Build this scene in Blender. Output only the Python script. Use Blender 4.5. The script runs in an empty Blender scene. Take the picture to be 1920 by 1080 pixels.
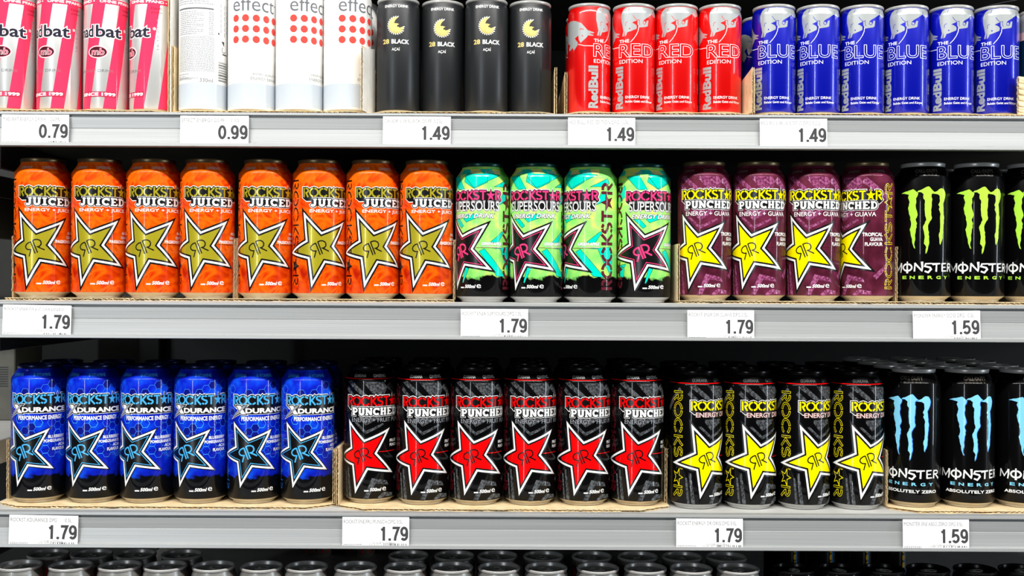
import bpy, math, random
from mathutils import Vector
from mathutils.geometry import tessellate_polygon

C = bpy.context.scene.collection
random.seed(7)

# ------------------------------------------------------------------ camera, world, lights, exposure
cam_d = bpy.data.cameras.new('camera')
cam_d.sensor_width = 36.0
cam_d.lens = 36.0 * 2050 / 1920
cam_d.clip_start = 0.05
cam = bpy.data.objects.new('camera', cam_d)
cam.location = (0, -1.3226, 0)
C.objects.link(cam)
cam.rotation_euler = (math.pi / 2, -0.0047, 0.0)
bpy.context.scene.camera = cam

w = bpy.data.worlds.new('world')
bpy.context.scene.world = w
w.use_nodes = True
w.node_tree.nodes['Background'].inputs[0].default_value = (0.80, 0.90, 1.0, 1)
w.node_tree.nodes['Background'].inputs[1].default_value = 0.018


def area(name, loc, target, sx, sy, power, col):
    d = bpy.data.lights.new(name, 'AREA')
    d.shape = 'RECTANGLE'
    d.size, d.size_y, d.energy, d.color = sx, sy, power, col
    o = bpy.data.objects.new(name, d)
    o.location = loc
    o.rotation_euler = (Vector(target) - Vector(loc)).to_track_quat('-Z', 'Y').to_euler()
    C.objects.link(o)
    return o


# the aisle's ceiling strip light runs along the shelves; two narrow upright lights shine in
# from across the aisle and from its far end
area('ceiling_strip_light', (0, -1.72, 1.66), (0, -0.03, 0), 5.4, 0.09, 182, (1.0, 0.985, 0.95))
area('upright_light_across', (-2.3, -4.7, 0.0), (0, 0, 0), 0.095, 2.4, 44, (0.86, 0.93, 1.0))
area('upright_light_end', (4.6, -1.45, 0.0), (0, 0, 0), 0.11, 2.4, 56, (0.80, 0.90, 1.0))

vs = bpy.context.scene.view_settings
vs.view_transform = 'Standard'
vs.look = 'None'
vs.gamma = 1.0
vs.use_curve_mapping = False
vs.exposure = 0.0


# ------------------------------------------------------------------ materials
def lin(c):
    return tuple((x / 255 / 12.92 if x / 255 <= .04045 else ((x / 255 + .055) / 1.055) ** 2.4) for x in c) + (1,)


MATS = {}


def mat(name, rgb, rough=.3, metal=0.0, coat=0.0, spec=.5):
    if name in MATS:
        return MATS[name]
    m = bpy.data.materials.new(name)
    m.use_nodes = True
    b = m.node_tree.nodes['Principled BSDF']
    b.inputs['Base Color'].default_value = lin(rgb)
    b.inputs['Roughness'].default_value = rough
    b.inputs['Metallic'].default_value = metal
    b.inputs['Coat Weight'].default_value = coat
    b.inputs['Coat Roughness'].default_value = .06
    b.inputs['Specular IOR Level'].default_value = 0.05 if .35 <= coat <= .37 else spec
    MATS[name] = m
    return m


def node(m, t, **k):
    n = m.node_tree.nodes.new(t)
    for a, v in k.items():
        if a in n.inputs:
            n.inputs[a].default_value = v
        else:
            setattr(n, a, v)
    return n


def noisy(name, stops, scale=40, detail=4, rough=.3, metal=0., coat=0., dist=0., stretch=(1, 1, 1), bottom=None):
    """principled material whose colour runs over stops by a noise texture; bottom = (height, jag, rgb, scale)"""
    m = mat(name, (128, 128, 128), rough, metal, coat)
    L = m.node_tree.links
    tc = node(m, 'ShaderNodeTexCoord')
    mp = node(m, 'ShaderNodeMapping')
    mp.inputs['Scale'].default_value = stretch
    L.new(tc.outputs['Object'], mp.inputs['Vector'])
    nz = node(m, 'ShaderNodeTexNoise', Scale=scale, Detail=detail, Distortion=dist)
    L.new(mp.outputs[0], nz.inputs['Vector'])
    r = node(m, 'ShaderNodeValToRGB')
    cr = r.color_ramp
    while len(cr.elements) < len(stops):
        cr.elements.new(.5)
    for e, (p, c) in zip(cr.elements, stops):
        e.position = p
        e.color = lin(c)
    L.new(nz.outputs['Fac'], r.inputs[0])
    out = r.outputs[0]
    if bottom:
        h, jag, rgb, sc = bottom
        sp = node(m, 'ShaderNodeSeparateXYZ')
        L.new(tc.outputs['Object'], sp.inputs[0])
        n2 = node(m, 'ShaderNodeTexNoise', Scale=sc, Detail=5)
        L.new(tc.outputs['Object'], n2.inputs['Vector'])
        a = node(m, 'ShaderNodeMath', operation='MULTIPLY_ADD')
        a.inputs[1].default_value = jag
        L.new(n2.outputs['Fac'], a.inputs[0])
        L.new(sp.outputs['Z'], a.inputs[2])
        ss = node(m, 'ShaderNodeMapRange')
        ss.inputs['From Min'].default_value = h + jag * .5 - .0012
        ss.inputs['From Max'].default_value = h + jag * .5 + .0012
        L.new(a.outputs[0], ss.inputs['Value'])
        mx = node(m, 'ShaderNodeMix', data_type='RGBA')
        mx.inputs['A'].default_value = lin(rgb)
        L.new(ss.outputs['Result'], mx.inputs['Factor'])
        L.new(out, mx.inputs['B'])
        out = mx.outputs['Result']
    L.new(out, m.node_tree.nodes['Principled BSDF'].inputs['Base Color'])
    return m


GL = dict(rough=.32, coat=.36)
ORANGE = noisy('orange_can_print', [(.32, (184, 30, 4)), (.45, (224, 70, 6)), (.56, (238, 104, 10)), (.68, (210, 46, 5))], 38, 3, dist=1.5, **GL)
LIME = noisy('lime_can_print', [(.35, (128, 220, 104)), (.52, (158, 232, 116)), (.68, (216, 234, 104))], 60, 3, bottom=(.030, .017, (8, 8, 9), 80), **GL)
PURPLE = noisy('purple_can_print', [(.32, (72, 22, 38)), (.5, (88, 30, 48)), (.68, (112, 42, 70))], 55, 4, metal=.1, **GL)
BLUEHEX = noisy('blue_hexagon_can_print', [(.30, (8, 14, 130)), (.48, (10, 34, 190)), (.62, (14, 70, 215)), (.74, (20, 96, 230))], 45, 3, bottom=(.0335, .020, (7, 8, 12), 85), **GL)
BLACK = mat('black_can_print', (6, 6, 7), .30, 0, .36)
BLACKMATTE = mat('matt_black_can_print', (30, 32, 34), .36, 0.1, 0.0)
REDCAN = mat('red_can_print', (228, 4, 4), .30, .35, .8)
BLUECAN = mat('blue_can_print', (3, 16, 172), .30, .35, .8)
WHITECAN = mat('white_can_print', (232, 231, 228), .38, 0, .3)
SILVERCAN = mat('silver_can_print', (205, 206, 204), .36, .45, .3)
MATS['ink_grunge'] = noisy('grey_worn_print', [(.38, (34, 35, 37)), (.5, (70, 72, 75)), (.62, (92, 95, 98))], 420, 5, **GL)
MATS['ink_plumgrunge'] = noisy('pink_worn_print', [(.38, (92, 36, 62)), (.5, (132, 62, 100)), (.62, (164, 92, 134))], 420, 5, **GL)
MATS['ink_gold'] = mat('gold_print', (176, 164, 30), .34, .30, .8)
MATS['ink_birdgold'] = mat('pale_gold_print', (226, 200, 120), .35, .2, .0)
MATS['ink_silver'] = mat('silver_print', (172, 177, 177), .33, .3, .8)
INKS = dict(white=(240, 240, 238), black=(7, 7, 8), dark=(24, 14, 10), yellow=(250, 232, 0), red=(226, 6, 8), pink=(238, 60, 120),
            sky=(72, 170, 226), teal=(0, 208, 184), maroon=(74, 18, 30), green=(176, 232, 70), iceblue=(128, 206, 236),
            grey=(105, 107, 112), midgrey=(90, 84, 76), palegrey=(196, 196, 192), dim=(100, 100, 100), coral=(240, 74, 66), stripe=(238, 56, 92),
            salmon=(240, 196, 190), hexblue=(52, 120, 226), navy=(14, 20, 120), faintred=(120, 8, 24), faintblue=(40, 90, 170),
            brown=(92, 30, 40), dkgold=(120, 104, 20), pricegrey=(66, 66, 68), palegreen=(232, 238, 110), steel=(150, 152, 158), bandgrey=(188, 196, 204),
            amber=(226, 176, 40), canblue=(70, 130, 190), orangered=(226, 74, 34), brownred=(122, 40, 44), inkblue=(44, 42, 56), darkwine=(70, 24, 34))


def ink(n):
    k = 'ink_' + n
    if k in MATS:
        return MATS[k]
    return mat(k, INKS[n], .32, 0, .36)


PAPER = mat('white_paper', (246, 246, 246), .7, 0, 0, .2)
PINK_INK = None
ALU = mat('brushed_aluminium', (200, 199, 196), .32, .40)
ALUTAN = mat('warm_aluminium', (200, 194, 182), .36, .65)
BLACKLID = mat('black_lacquered_lid', (16, 16, 18), .26, .5)
ALUDARK = mat('dark_aluminium', (120, 104, 74), .34, .7)
KRAFT = noisy('kraft_cardboard', [(.3, (212, 186, 140)), (.5, (224, 201, 158)), (.7, (232, 212, 172))], 90, 4, rough=.85)
KRAFTWHITE = noisy('white_lined_cardboard', [(.3, (226, 222, 212)), (.7, (240, 238, 232))], 60, 3, rough=.6)
STEEL = noisy('painted_grey_steel', [(.3, (186, 186, 182)), (.7, (200, 200, 197))], 30, 3, rough=.42)
STEELDK = noisy('dark_grey_steel', [(.3, (22, 22, 20)), (.7, (27, 27, 25))], 30, 3, rough=.6)
FLOORM = noisy('grey_floor_tiles', [(.3, (52, 51, 49)), (.7, (62, 61, 59))], 6, 3, rough=.5)
WALLM = noisy('dark_wall_paint', [(.3, (24, 24, 22)), (.7, (60, 60, 55))], 5, 3, rough=.9)


def rail_material():
    m = mat('rail_aluminium', (166, 168, 168), .40, .25)
    L = m.node_tree.links
    tc = node(m, 'ShaderNodeTexCoord')
    mp = node(m, 'ShaderNodeMapping')
    mp.inputs['Scale'].default_value = (1.2, 1, 260)
    L.new(tc.outputs['Object'], mp.inputs[0])
    nz = node(m, 'ShaderNodeTexNoise', Scale=3.0, Detail=3.0)
    L.new(mp.outputs[0], nz.inputs['Vector'])
    r = node(m, 'ShaderNodeValToRGB')
    r.color_ramp.elements[0].position = .3
    r.color_ramp.elements[0].color = lin((159, 161, 161))
    r.color_ramp.elements[1].position = .7
    r.color_ramp.elements[1].color = lin((173, 175, 175))
    L.new(nz.outputs[0], r.inputs[0])
    L.new(r.outputs[0], m.node_tree.nodes['Principled BSDF'].inputs['Base Color'])
    return m


RAILM = rail_material()


# ------------------------------------------------------------------ object helpers
def mesh_obj(name, verts, faces, mats, midx=None, parent=None, smooth=None, normals=None):
    me = bpy.data.meshes.new(name)
    me.from_pydata(verts, [], faces)
    for m in (mats if isinstance(mats, (list, tuple)) else [mats]):
        me.materials.append(m)
    if midx:
        me.polygons.foreach_set('material_index', midx)
    if smooth is not None:
        me.polygons.foreach_set('use_smooth', smooth if isinstance(smooth, list) else [smooth] * len(faces))
    me.update()
    if normals:
        me.normals_split_custom_set_from_vertices(normals)
    o = bpy.data.objects.new(name, me)
    C.objects.link(o)
    if parent:
        o.parent = parent
    return o


def empty(name, loc, label, cat, group=None):
    o = bpy.data.objects.new(name, None)
    o.empty_display_size = .02
    o.location = loc
    C.objects.link(o)
    tag(o, label, cat, group)
    return o


def tag(o, label, cat, group=None):
    o['label'] = label
    o['category'] = cat
    if group:
        o['group'] = group
    return o


def copy_tree(root):
    r = root.copy()
    C.objects.link(r)
    for ch in root.children:
        c = ch.copy()
        C.objects.link(c)
        c.parent = r
        for g in ch.children:
            d = g.copy()
            C.objects.link(d)
            d.parent = c
    return r


def box_data(x0, x1, y0, y1, z0, z1, bev=0.0):
    """box with chamfered edges"""
    if bev <= 0:
        v = [(x, y, z) for z in (z0, z1) for y in (y0, y1) for x in (x0, x1)]
        f = [(0, 2, 3, 1), (4, 5, 7, 6), (0, 1, 5, 4), (2, 6, 7, 3), (0, 4, 6, 2), (1, 3, 7, 5)]
        return v, f
    v, f = [], []
    rings = []
    for (z, i) in ((z0, bev), (z0 + bev, 0), (z1 - bev, 0), (z1, bev)):
        a, b, c, d = x0 + i, x1 - i, y0 + i, y1 - i
        k = bev if i == 0 else bev * .6
        ring = [(a + k, c, z), (b - k, c, z), (b, c + k, z), (b, d - k, z), (b - k, d, z), (a + k, d, z), (a, d - k, z), (a, c + k, z)]
        rings.append(range(len(v), len(v) + 8))
        v += ring
    for r0, r1 in zip(rings, rings[1:]):
        for i in range(8):
            j = (i + 1) % 8
            f.append((r0[i], r0[j], r1[j], r1[i]))
    f.append(tuple(reversed(rings[0])))
    f.append(tuple(rings[-1]))
    return v, f


class MB:
    """collects verts / faces / material slots for one mesh"""

    def __init__(s):
        s.v, s.f, s.m, s.mats = [], [], [], []

    def add(s, vf, m):
        v, f = vf
        k = len(s.v)
        if m not in s.mats:
            s.mats.append(m)
        i = s.mats.index(m)
        s.v += v
        s.f += [tuple(a + k for a in p) for p in f]
        s.m += [i] * len(f)
        return s

    def build(s, name, parent=None, smooth=None):
        return mesh_obj(name, s.v, s.f, s.mats, s.m, parent, smooth)


# ------------------------------------------------------------------ flat artwork (mm): polygons, strokes, lettering
def arc(cx, cy, rx, ry, a0, a1, n=14):
    return [(cx + rx * math.cos(math.radians(a0 + (a1 - a0) * i / n)), cy + ry * math.sin(math.radians(a0 + (a1 - a0) * i / n))) for i in range(n + 1)]


def offset_path(pts, d, closed):
    """mitred offset of a path by d to its left"""
    n = len(pts)
    out = []
    for i in range(n):
        p = pts[i]
        a = pts[i - 1] if (i > 0 or closed) else None
        b = pts[(i + 1) % n] if (i < n - 1 or closed) else None

        def nrm(p, q):
            dx, dy = q[0] - p[0], q[1] - p[1]
            l = math.hypot(dx, dy) or 1e-9
            return (-dy / l, dx / l)
        n1 = nrm(a, p) if a else None
        n2 = nrm(p, b) if b else None
        n1 = n1 or n2
        n2 = n2 or n1
        k = 1 + n1[0] * n2[0] + n1[1] * n2[1]
        k = max(k, .09)
        out.append((p[0] + d * (n1[0] + n2[0]) / k, p[1] + d * (n1[1] + n2[1]) / k))
    return out


FONT_CACHE = {}


def glyph_mesh(body, off, shear):
    key = (body, off, shear)
    if key in FONT_CACHE:
        return FONT_CACHE[key]
    c = bpy.data.curves.new('lettering', 'FONT')
    c.body = body
    c.offset = off
    c.shear = shear
    c.resolution_u = 3
    o = bpy.data.objects.new('lettering', c)
    me = bpy.data.meshes.new_from_object(o)
    v = [(p.co.x, p.co.y) for p in me.vertices]
    f = [tuple(p.vertices) for p in me.polygons]
    bpy.data.objects.remove(o)
    bpy.data.meshes.remove(me)
    bpy.data.curves.remove(c)
    FONT_CACHE[key] = (v, f)
    return v, f


DIGITS = {
    '0': [arc(.27, .5, .19, .42, 0, 360, 24)],
    '1': [[(.30, 0), (.30, 1)], [(.30, .86), (.12, .76)]],
    '4': [[(.40, 0), (.40, 1)], [(.40, .97), (.08, .30), (.56, .30)]],
    '5': [[(.48, .92), (.13, .92), (.10, .50)] + arc(.27, .33, .19, .25, 130, -150, 16)],
    '7': [[(.06, .92), (.47, .92), (.36, .60), (.27, .30), (.23, 0)]],
    '9': [arc(.27, .66, .18, .27, 0, 360, 20), [(.455, .66), (.455, .44)] + arc(.27, .34, .185, .26, 0, -145, 10)],
    '.': [[(.12, 0), (.12, .17)]],
}


class Art:
    def price(s, body, box, color, layer):
        u0, v0, u1, v1 = box
        ws = [.24 if c == '.' else .58 for c in body]
        k = (u1 - u0) / (sum(ws) - .04)
        x = 0
        for c, w_ in zip(body, ws):
            for p in DIGITS[c]:
                closed = len(p) > 8 and math.hypot(p[0][0] - p[-1][0], p[0][1] - p[-1][1]) < 1e-6
                q = [(u0 + (x + a) * k, v0 + b * (v1 - v0)) for a, b in (p[:-1] if closed else p)]
                s.stroke(q, .172 * k, color, layer, closed)
            x += w_

    def __init__(s):
        s.t = []            # (polygon, ink, layer)
        s.k = {}

    def sub(s, layer):
        """each printed stroke lies a hair above the one before it in the same layer"""
        n = s.k[layer] = s.k.get(layer, -1) + 1
        return layer + .05 * (n % 17)

    def poly(s, pts, color, layer):
        layer = s.sub(layer)
        if len(pts) <= 4 and len(pts) == 3:
            s.t.append((list(pts), color, layer))
            return
        tri = tessellate_polygon([[Vector((p[0], p[1], 0)) for p in pts]])
        for a in tri:
            s.t.append(([pts[i] for i in a], color, layer))

    def stroke(s, pts, w, color, layer, closed=False, ext=0.0):
        pts = list(pts)
        layer = s.sub(layer)
        if ext and not closed:
            def push(a, b):
                l = math.hypot(a[0] - b[0], a[1] - b[1]) or 1e-9
                return (a[0] + (a[0] - b[0]) / l * ext, a[1] + (a[1] - b[1]) / l * ext)
            pts = [push(pts[0], pts[1])] + pts[1:-1] + [push(pts[-1], pts[-2])]
        L = offset_path(pts, w / 2, closed)
        R = offset_path(pts, -w / 2, closed)
        n = len(pts)
        for i in range(n if closed else n - 1):
            j = (i + 1) % n
            s.t.append(([R[i], R[j], L[j]], color, layer))
            s.t.append(([R[i], L[j], L[i]], color, layer))

    def taper(s, pts, w0, w1, color, layer):
        layer = s.sub(layer)
        n = len(pts)
        L0, R0 = offset_path(pts, .5, False), offset_path(pts, -.5, False)
        L, R = [], []
        for i, p in enumerate(pts):
            k = w0 + (w1 - w0) * i / (n - 1)
            L.append((p[0] + (L0[i][0] - p[0]) * k, p[1] + (L0[i][1] - p[1]) * k))
            R.append((p[0] + (R0[i][0] - p[0]) * k, p[1] + (R0[i][1] - p[1]) * k))
        for i in range(n - 1):
            s.t.append(([R[i], R[i + 1], L[i + 1]], color, layer))
            s.t.append(([R[i], L[i + 1], L[i]], color, layer))

    def disc(s, cx, cy, r, color, layer, ry=None, n=20):
        s.poly([(cx + r * math.cos(6.2832 * i / n), cy + (ry or r) * math.sin(6.2832 * i / n)) for i in range(n)], color, layer)

    def rect(s, u0, v0, u1, v1, color, layer):
        s.poly([(u0, v0), (u1, v0), (u1, v1), (u0, v1)], color, layer)

    def text(s, body, box, color, layer, bold=0.0, shear=0.0, outline=(), rot=0, skew=0.0):
        """lettering fitted to box (u0, v0, u1, v1); rot 90 reads upward, -90 downward"""
        v, f = glyph_mesh(body, bold, shear)
        xs, ys = [p[0] for p in v], [p[1] for p in v]
        bx, by, ex, ey = min(xs), min(ys), max(xs), max(ys)
        u0, v0, u1, v1 = box

        def T(p):
            a, b = (p[0] - bx) / (ex - bx), (p[1] - by) / (ey - by)
            if rot == 90:
                return (u1 - b * (u1 - u0), v0 + a * (v1 - v0))
            if rot == -90:
                return (u0 + b * (u1 - u0), v1 - a * (v1 - v0))
            return (u0 + a * (u1 - u0), v0 + b * (v1 - v0) + skew * a)
        for off, col, lay in list(outline) + [(None, color, layer)]:
            lay = s.sub(lay)
            vv, ff = (v, f) if off is None else glyph_mesh(body, bold + off, shear)
            for p in ff:
                q = [T(vv[i]) for i in p]
                if len(q) > 3:
                    for i in range(1, len(q) - 1):
                        s.t.append(([q[0], q[i], q[i + 1]], col, lay))
                else:
                    s.t.append((q, col, lay))


def clip(poly, ax, k, keep_above):
    out = []
    n = len(poly)
    for i in range(n):
        a, b = poly[i], poly[(i + 1) % n]
        da, db = a[ax] - k, b[ax] - k
        if not keep_above:
            da, db = -da, -db
        if da >= 0:
            out.append(a)
        if (da > 0 and db < 0) or (da < 0 and db > 0):
            t = da / (da - db)
            out.append((a[0] + (b[0] - a[0]) * t, a[1] + (b[1] - a[1]) * t))
    return out


NSEG = 96


def lathe(profile, n=NSEG, full=True, sharp=35):
    """profile [(r, z)] in mm from the bottom up (outside) -> verts, faces, normals in metres"""
    segn = []
    for (r0, z0), (r1, z1) in zip(profile, profile[1:]):
        l = math.hypot(r1 - r0, z1 - z0) or 1e-9
        segn.append(((z1 - z0) / l, -(r1 - r0) / l))
    rows = []            # (r, z, nr, nz), pairs of rows make a band
    bands = []
    prev_end = None
    for i, ((r0, z0), (r1, z1)) in enumerate(zip(profile, profile[1:])):
        def vn(i, j):
            if j < 0 or j >= len(segn):
                return segn[i]
            a, b = segn[i], segn[j]
            if a[0] * b[0] + a[1] * b[1] < math.cos(math.radians(sharp)):
                return a
            x, y = a[0] + b[0], a[1] + b[1]
            l = math.hypot(x, y)
            return (x / l, y / l)
        bands.append(((r0, z0) + vn(i, i - 1), (r1, z1) + vn(i, i + 1)))
    V, F, N = [], [], []
    for a, b in bands:
        k = len(V)
        for (r, z, nr, nz) in (a, b):
            for j in range(n):
                t = 2 * math.pi * j / n
                V.append((r / 1000 * math.sin(t), -r / 1000 * math.cos(t), z / 1000))
                N.append((nr * math.sin(t), -nr * math.cos(t), nz))
        for j in range(n):
            q = (j + 1) % n
            if a[0] < 1e-6:
                F.append((k + j, k + n + q, k + n + j))
            elif b[0] < 1e-6:
                F.append((k + j, k + q, k + n + j))
            else:
                F.append((k + j, k + q, k + n + q, k + n + j))
    return V, F, N


def wrap(art, profile, R, RU, step=.045):
    """bend the artwork onto the lathe profile; u is arc length at radius R, v is height (mm)"""
    du = 2 * math.pi * R / NSEG
    zs = [z for r, z in profile]
    cuts = [z for (r, z) in profile]
    V, F, N, M, mats = [], [], [], [], []
    slot = {}
    for poly, color, layer in art.t:
        poly = [(p[0] * R / RU, p[1]) for p in poly]
        ar = sum(poly[i][0] * poly[(i + 1) % len(poly)][1] - poly[(i + 1) % len(poly)][0] * poly[i][1] for i in range(len(poly)))
        if abs(ar) < 1e-4:
            continue
        if ar < 0:
            poly = poly[::-1]
        if color not in slot:
            slot[color] = len(mats)
            mats.append(ink(color))
        v0, v1 = min(p[1] for p in poly), max(p[1] for p in poly)
        vb = [c for c in cuts if v0 + .01 < c < v1 - .01]
        pieces = [poly]
        for c in vb:
            pieces = [q for p in pieces for q in (clip(p, 1, c, True), clip(p, 1, c, False)) if len(q) > 2]
        for p in pieces:
            a, b = min(x[0] for x in p), max(x[0] for x in p)
            k0, k1 = math.floor(a / du + 1e-6), math.ceil(b / du - 1e-6)
            for k in range(k0, max(k1, k0 + 1)):
                q = p
                if k * du > a:
                    q = clip(q, 0, k * du, True)
                if (k + 1) * du < b and len(q) > 2:
                    q = clip(q, 0, (k + 1) * du, False)
                if len(q) < 3:
                    continue
                mv = sum(x[1] for x in q) / len(q)
                seg = 0
                for i in range(len(profile) - 1):
                    if profile[i][1] <= mv <= profile[i + 1][1]:
                        seg = i
                (r0, z0), (r1, z1) = profile[seg], profile[seg + 1]
                l = math.hypot(r1 - r0, z1 - z0)
                nr, nz = (z1 - z0) / l, -(r1 - r0) / l
                base = len(V)
                ph0, ph1 = k * 2 * math.pi / NSEG, (k + 1) * 2 * math.pi / NSEG
                s0, c0, s1, c1 = math.sin(ph0), math.cos(ph0), math.sin(ph1), math.cos(ph1)
                for (u, v) in q:
                    t = min(1, max(0, (u - k * du) / du))
                    f = (v - z0) / (z1 - z0 or 1e-9)
                    r = r0 + (r1 - r0) * f + step * layer * nr
                    z = v + step * layer * nz
                    ph = ph0 + (ph1 - ph0) * t
                    V.append((r / 1000 * (s0 + (s1 - s0) * t), -r / 1000 * (c0 + (c1 - c0) * t), z / 1000))
                    N.append((nr * math.sin(ph), -nr * math.cos(ph), nz))
                F.append(tuple(range(base, base + len(q))))
                M.append(slot[color])
    return V, F, N, M, mats


# ------------------------------------------------------------------ lettering of the star cans
def word_strokes():
    """the seven stencil letters, x in mm 0..76.3, y 0..1 -> list of (polyline in x, y)"""
    S = []
    # R
    S.append([(1, 0), (1, 1)])
    S.append([(3.0, .92), (4.2, .92)] + arc(4.2, .70, 2.4, .22, 90, -90, 8) + [(3.0, .48)])
    S.append([(3.7, .46), (6.6, 0)])
    for cx in (13.7, 25.3):      # O, C
        S.append(arc(cx, .5, 4.9, .42, 97, 263, 16))
        if cx < 20:
            S.append(arc(cx, .5, 4.9, .42, 83, -83, 16))
        else:
            S.append(arc(cx, .5, 4.9, .42, 83, 32, 6))
            S.append(arc(cx, .5, 4.9, .42, -32, -83, 6))
    S.append([(32.5, 0), (32.5, 1)])
    S.append([(38.9, 1), (34.2, .5), (39.2, 0)])
    S.append(arc(43.5, .72, 2.9, .22, 30, 85, 5))
    S.append(arc(43.5, .72, 2.9, .22, 100, 200, 6) + [(43.4, .5)] + arc(43.6, .29, 3.1, .22, 40, -85, 7))
    S.append(arc(43.6, .29, 3.1, .22, -100, -150, 5))
    S.append([(48.0, .92), (51.3, .92)])
    S.append([(52.7, .92), (55.6, .92)])
    S.append([(52.0, 1), (52.0, 0)])
    S.append([(68.3, 0), (68.3, 1)])
    S.append([(70.2, .92), (71.4, .92)] + arc(71.4, .70, 2.9, .22, 90, -90, 8) + [(70.2, .48)])
    S.append([(70.9, .46), (75.0, 0)])
    return S


def star_pts(cx, cy, r, ry=None, rot=90, k=.40):
    ry = ry or r
    return [((cx + (r if i % 2 == 0 else r * k) * math.cos(math.radians(rot + 36 * i))), (cy + (ry if i % 2 == 0 else ry * k) * math.sin(math.radians(rot + 36 * i)))) for i in range(10)]


WORD = word_strokes()
WSTAR = star_pts(61.5, .47, 5.8, .62)


def star_word(a, color, u0=-20.5, v0=120.0, v1=131.3, scale=1.0, L=3, edge='white', fill='black', wide=2.0, second=(-15, 108, 50, 119)):
    h = v1 - v0
    P = lambda p: (u0 + p[0] * scale, v0 + p[1] * h)
    su0, sv0, su1, sv1 = second
    for w_, col, lay in ((5.4, edge, L), (4.0, fill, L + 1)):
        g = (w_ - 4.0) / 2
        for s in WORD:
            a.stroke([P(p) for p in s], w_, col, lay, ext=(w_ - wide) / 2)
        f = .16 + .42 * (w_ - wide) / 3.4
        a.poly([P(p) for p in star_pts(61.5, .47 , 5.8 * (1 + f), .62 * (1 + f * .8), 90, .46)], col, lay)
        a.rect(u0 + 1, v0 - .6 - g, u0 + 75 * scale, v1 - .8, col, lay)
        a.poly([(u0 - 1.4 - g, v0 - .4), (u0 + 4, v0 - 4.4 - g * 1.5), (u0 + 72 * scale, v0 - 4.4 - g * 1.5), (u0 + 77 * scale + g, v0 - .4)][::1], col, lay)
    for s in WORD:
        a.stroke([P(p) for p in s], wide, color, L + 2)
    a.poly([P(p) for p in WSTAR], color, L + 2)


def upright_word(a, color, inner, uc, v0, v1, up, L, h=13.5, w=3.2):
    """the same word set upright along the can side as outlined letters"""
    ln = (v1 - v0) / 76.3

    def P(p):
        x, y = p[0] * ln, (p[1] - .5) * h
        return (uc - y, v0 + x) if up else (uc + y, v1 - x)
    for wi, col, lay in ((w, color, L), (w - 1.0, inner, L + 1)):
        if col is None:
            continue
        for s in WORD:
            a.stroke([P(p) for p in s], wi, col, lay, ext=(wi - w) / 2 + .2)
    st = [P(p) for p in star_pts(61.5, .5, 6.2, .55)]
    a.poly(st, inner or color, L)
    a.stroke(st, .7, color, L + 1, True)


SLAB = {
    'J': [([(.66, .9), (.66, .33)] + arc(.40, .33, .26, .24, 0, -160, 8), 1), ([(.42, .92), (.92, .92)], .62)],
    'U': [([(.24, .9), (.24, .36)] + arc(.5, .36, .26, .26, 180, 360, 10) + [(.76, .9)], 1), ([(.02, .92), (.44, .92)], .62), ([(.58, .92), (.98, .92)], .62)],
    'I': [([(.5, .05), (.5, .95)], 1), ([(.1, .92), (.9, .92)], .62), ([(.1, .08), (.9, .08)], .62)],
    'C': [(arc(.54, .5, .38, .38, 40, 320, 18), .95), ([(.88, .62), (.88, .98)], .55)],
    'E': [([(.28, .05), (.28, .95)], 1), ([(.06, .92), (.88, .92)], .62), ([(.06, .08), (.90, .08)], .62), ([(.3, .5), (.7, .5)], .6), ([(.86, .72), (.86, .95)], .6), ([(.88, .05), (.88, .3)], .6)],
    'D': [([(.27, .05), (.27, .95)], 1), ([(.05, .9), (.45, .9)] + arc(.45, .5, .40, .40, 90, -90, 12) + [(.05, .1)], .72)],
    'P': [([(.30, .05), (.30, .95)], 1), ([(.06, .9), (.55, .9)] + arc(.55, .66, .30, .24, 90, -90, 9) + [(.3, .42)], .72), ([(.06, .08), (.56, .08)], .62)],
    'N': [([(.2, .05), (.2, .95)], .8), ([(.16, .93), (.82, .07)], .95), ([(.82, .05), (.82, .95)], .8), ([(.0, .92), (.3, .92)], .55), ([(.0, .08), (.42, .08)], .55), ([(.62, .92), (1.0, .92)], .55)],
    'H': [([(.24, .05), (.24, .95)], 1), ([(.76, .05), (.76, .95)], 1), ([(.24, .5), (.76, .5)], .62), ([(.04, .92), (.44, .92)], .55), ([(.04, .08), (.44, .08)], .55), ([(.56, .92), (.96, .92)], .55), ([(.56, .08), (.96, .08)], .55)],
}


def slab_word(a, word, u0, u1, v0, v1, L, w=2.7):
    widths = [.72 if c == 'I' else .95 if c == 'J' else 1.08 for c in word]
    gap = .06
    tot = sum(widths) + gap * (len(word) - 1)
    x = 0
    h = v1 - v0
    k = (u1 - u0) / tot
    for wi, lay, col in ((w + 3.2, L, 'white'), (w + 2.2, L + 1, 'black'), (w, L + 3, 'white')):
        x = 0
        for c, cw in zip(word, widths):
            for pts, f in SLAB[c]:
                P = [(u0 + (x + p[0] * cw) * k, v0 + p[1] * h) for p in pts]
                a.stroke(P, wi - w + w * f, col, lay, ext=(wi - w) / 2)
            x += cw + gap
    a.rect(u0 + 1, v0 + .5, u1 - 1, v1 - .5, 'black', L + 2)


STAR = [(-20.3, 102.8), (2.6, 77.5), (36, 92.3), (16.7, 62.3), (42, 37.3), (6.7, 44), (-9.3, 13.5), (-12.9, 48.2), (-47, 54.5), (-15.5, 68.3)]


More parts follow.
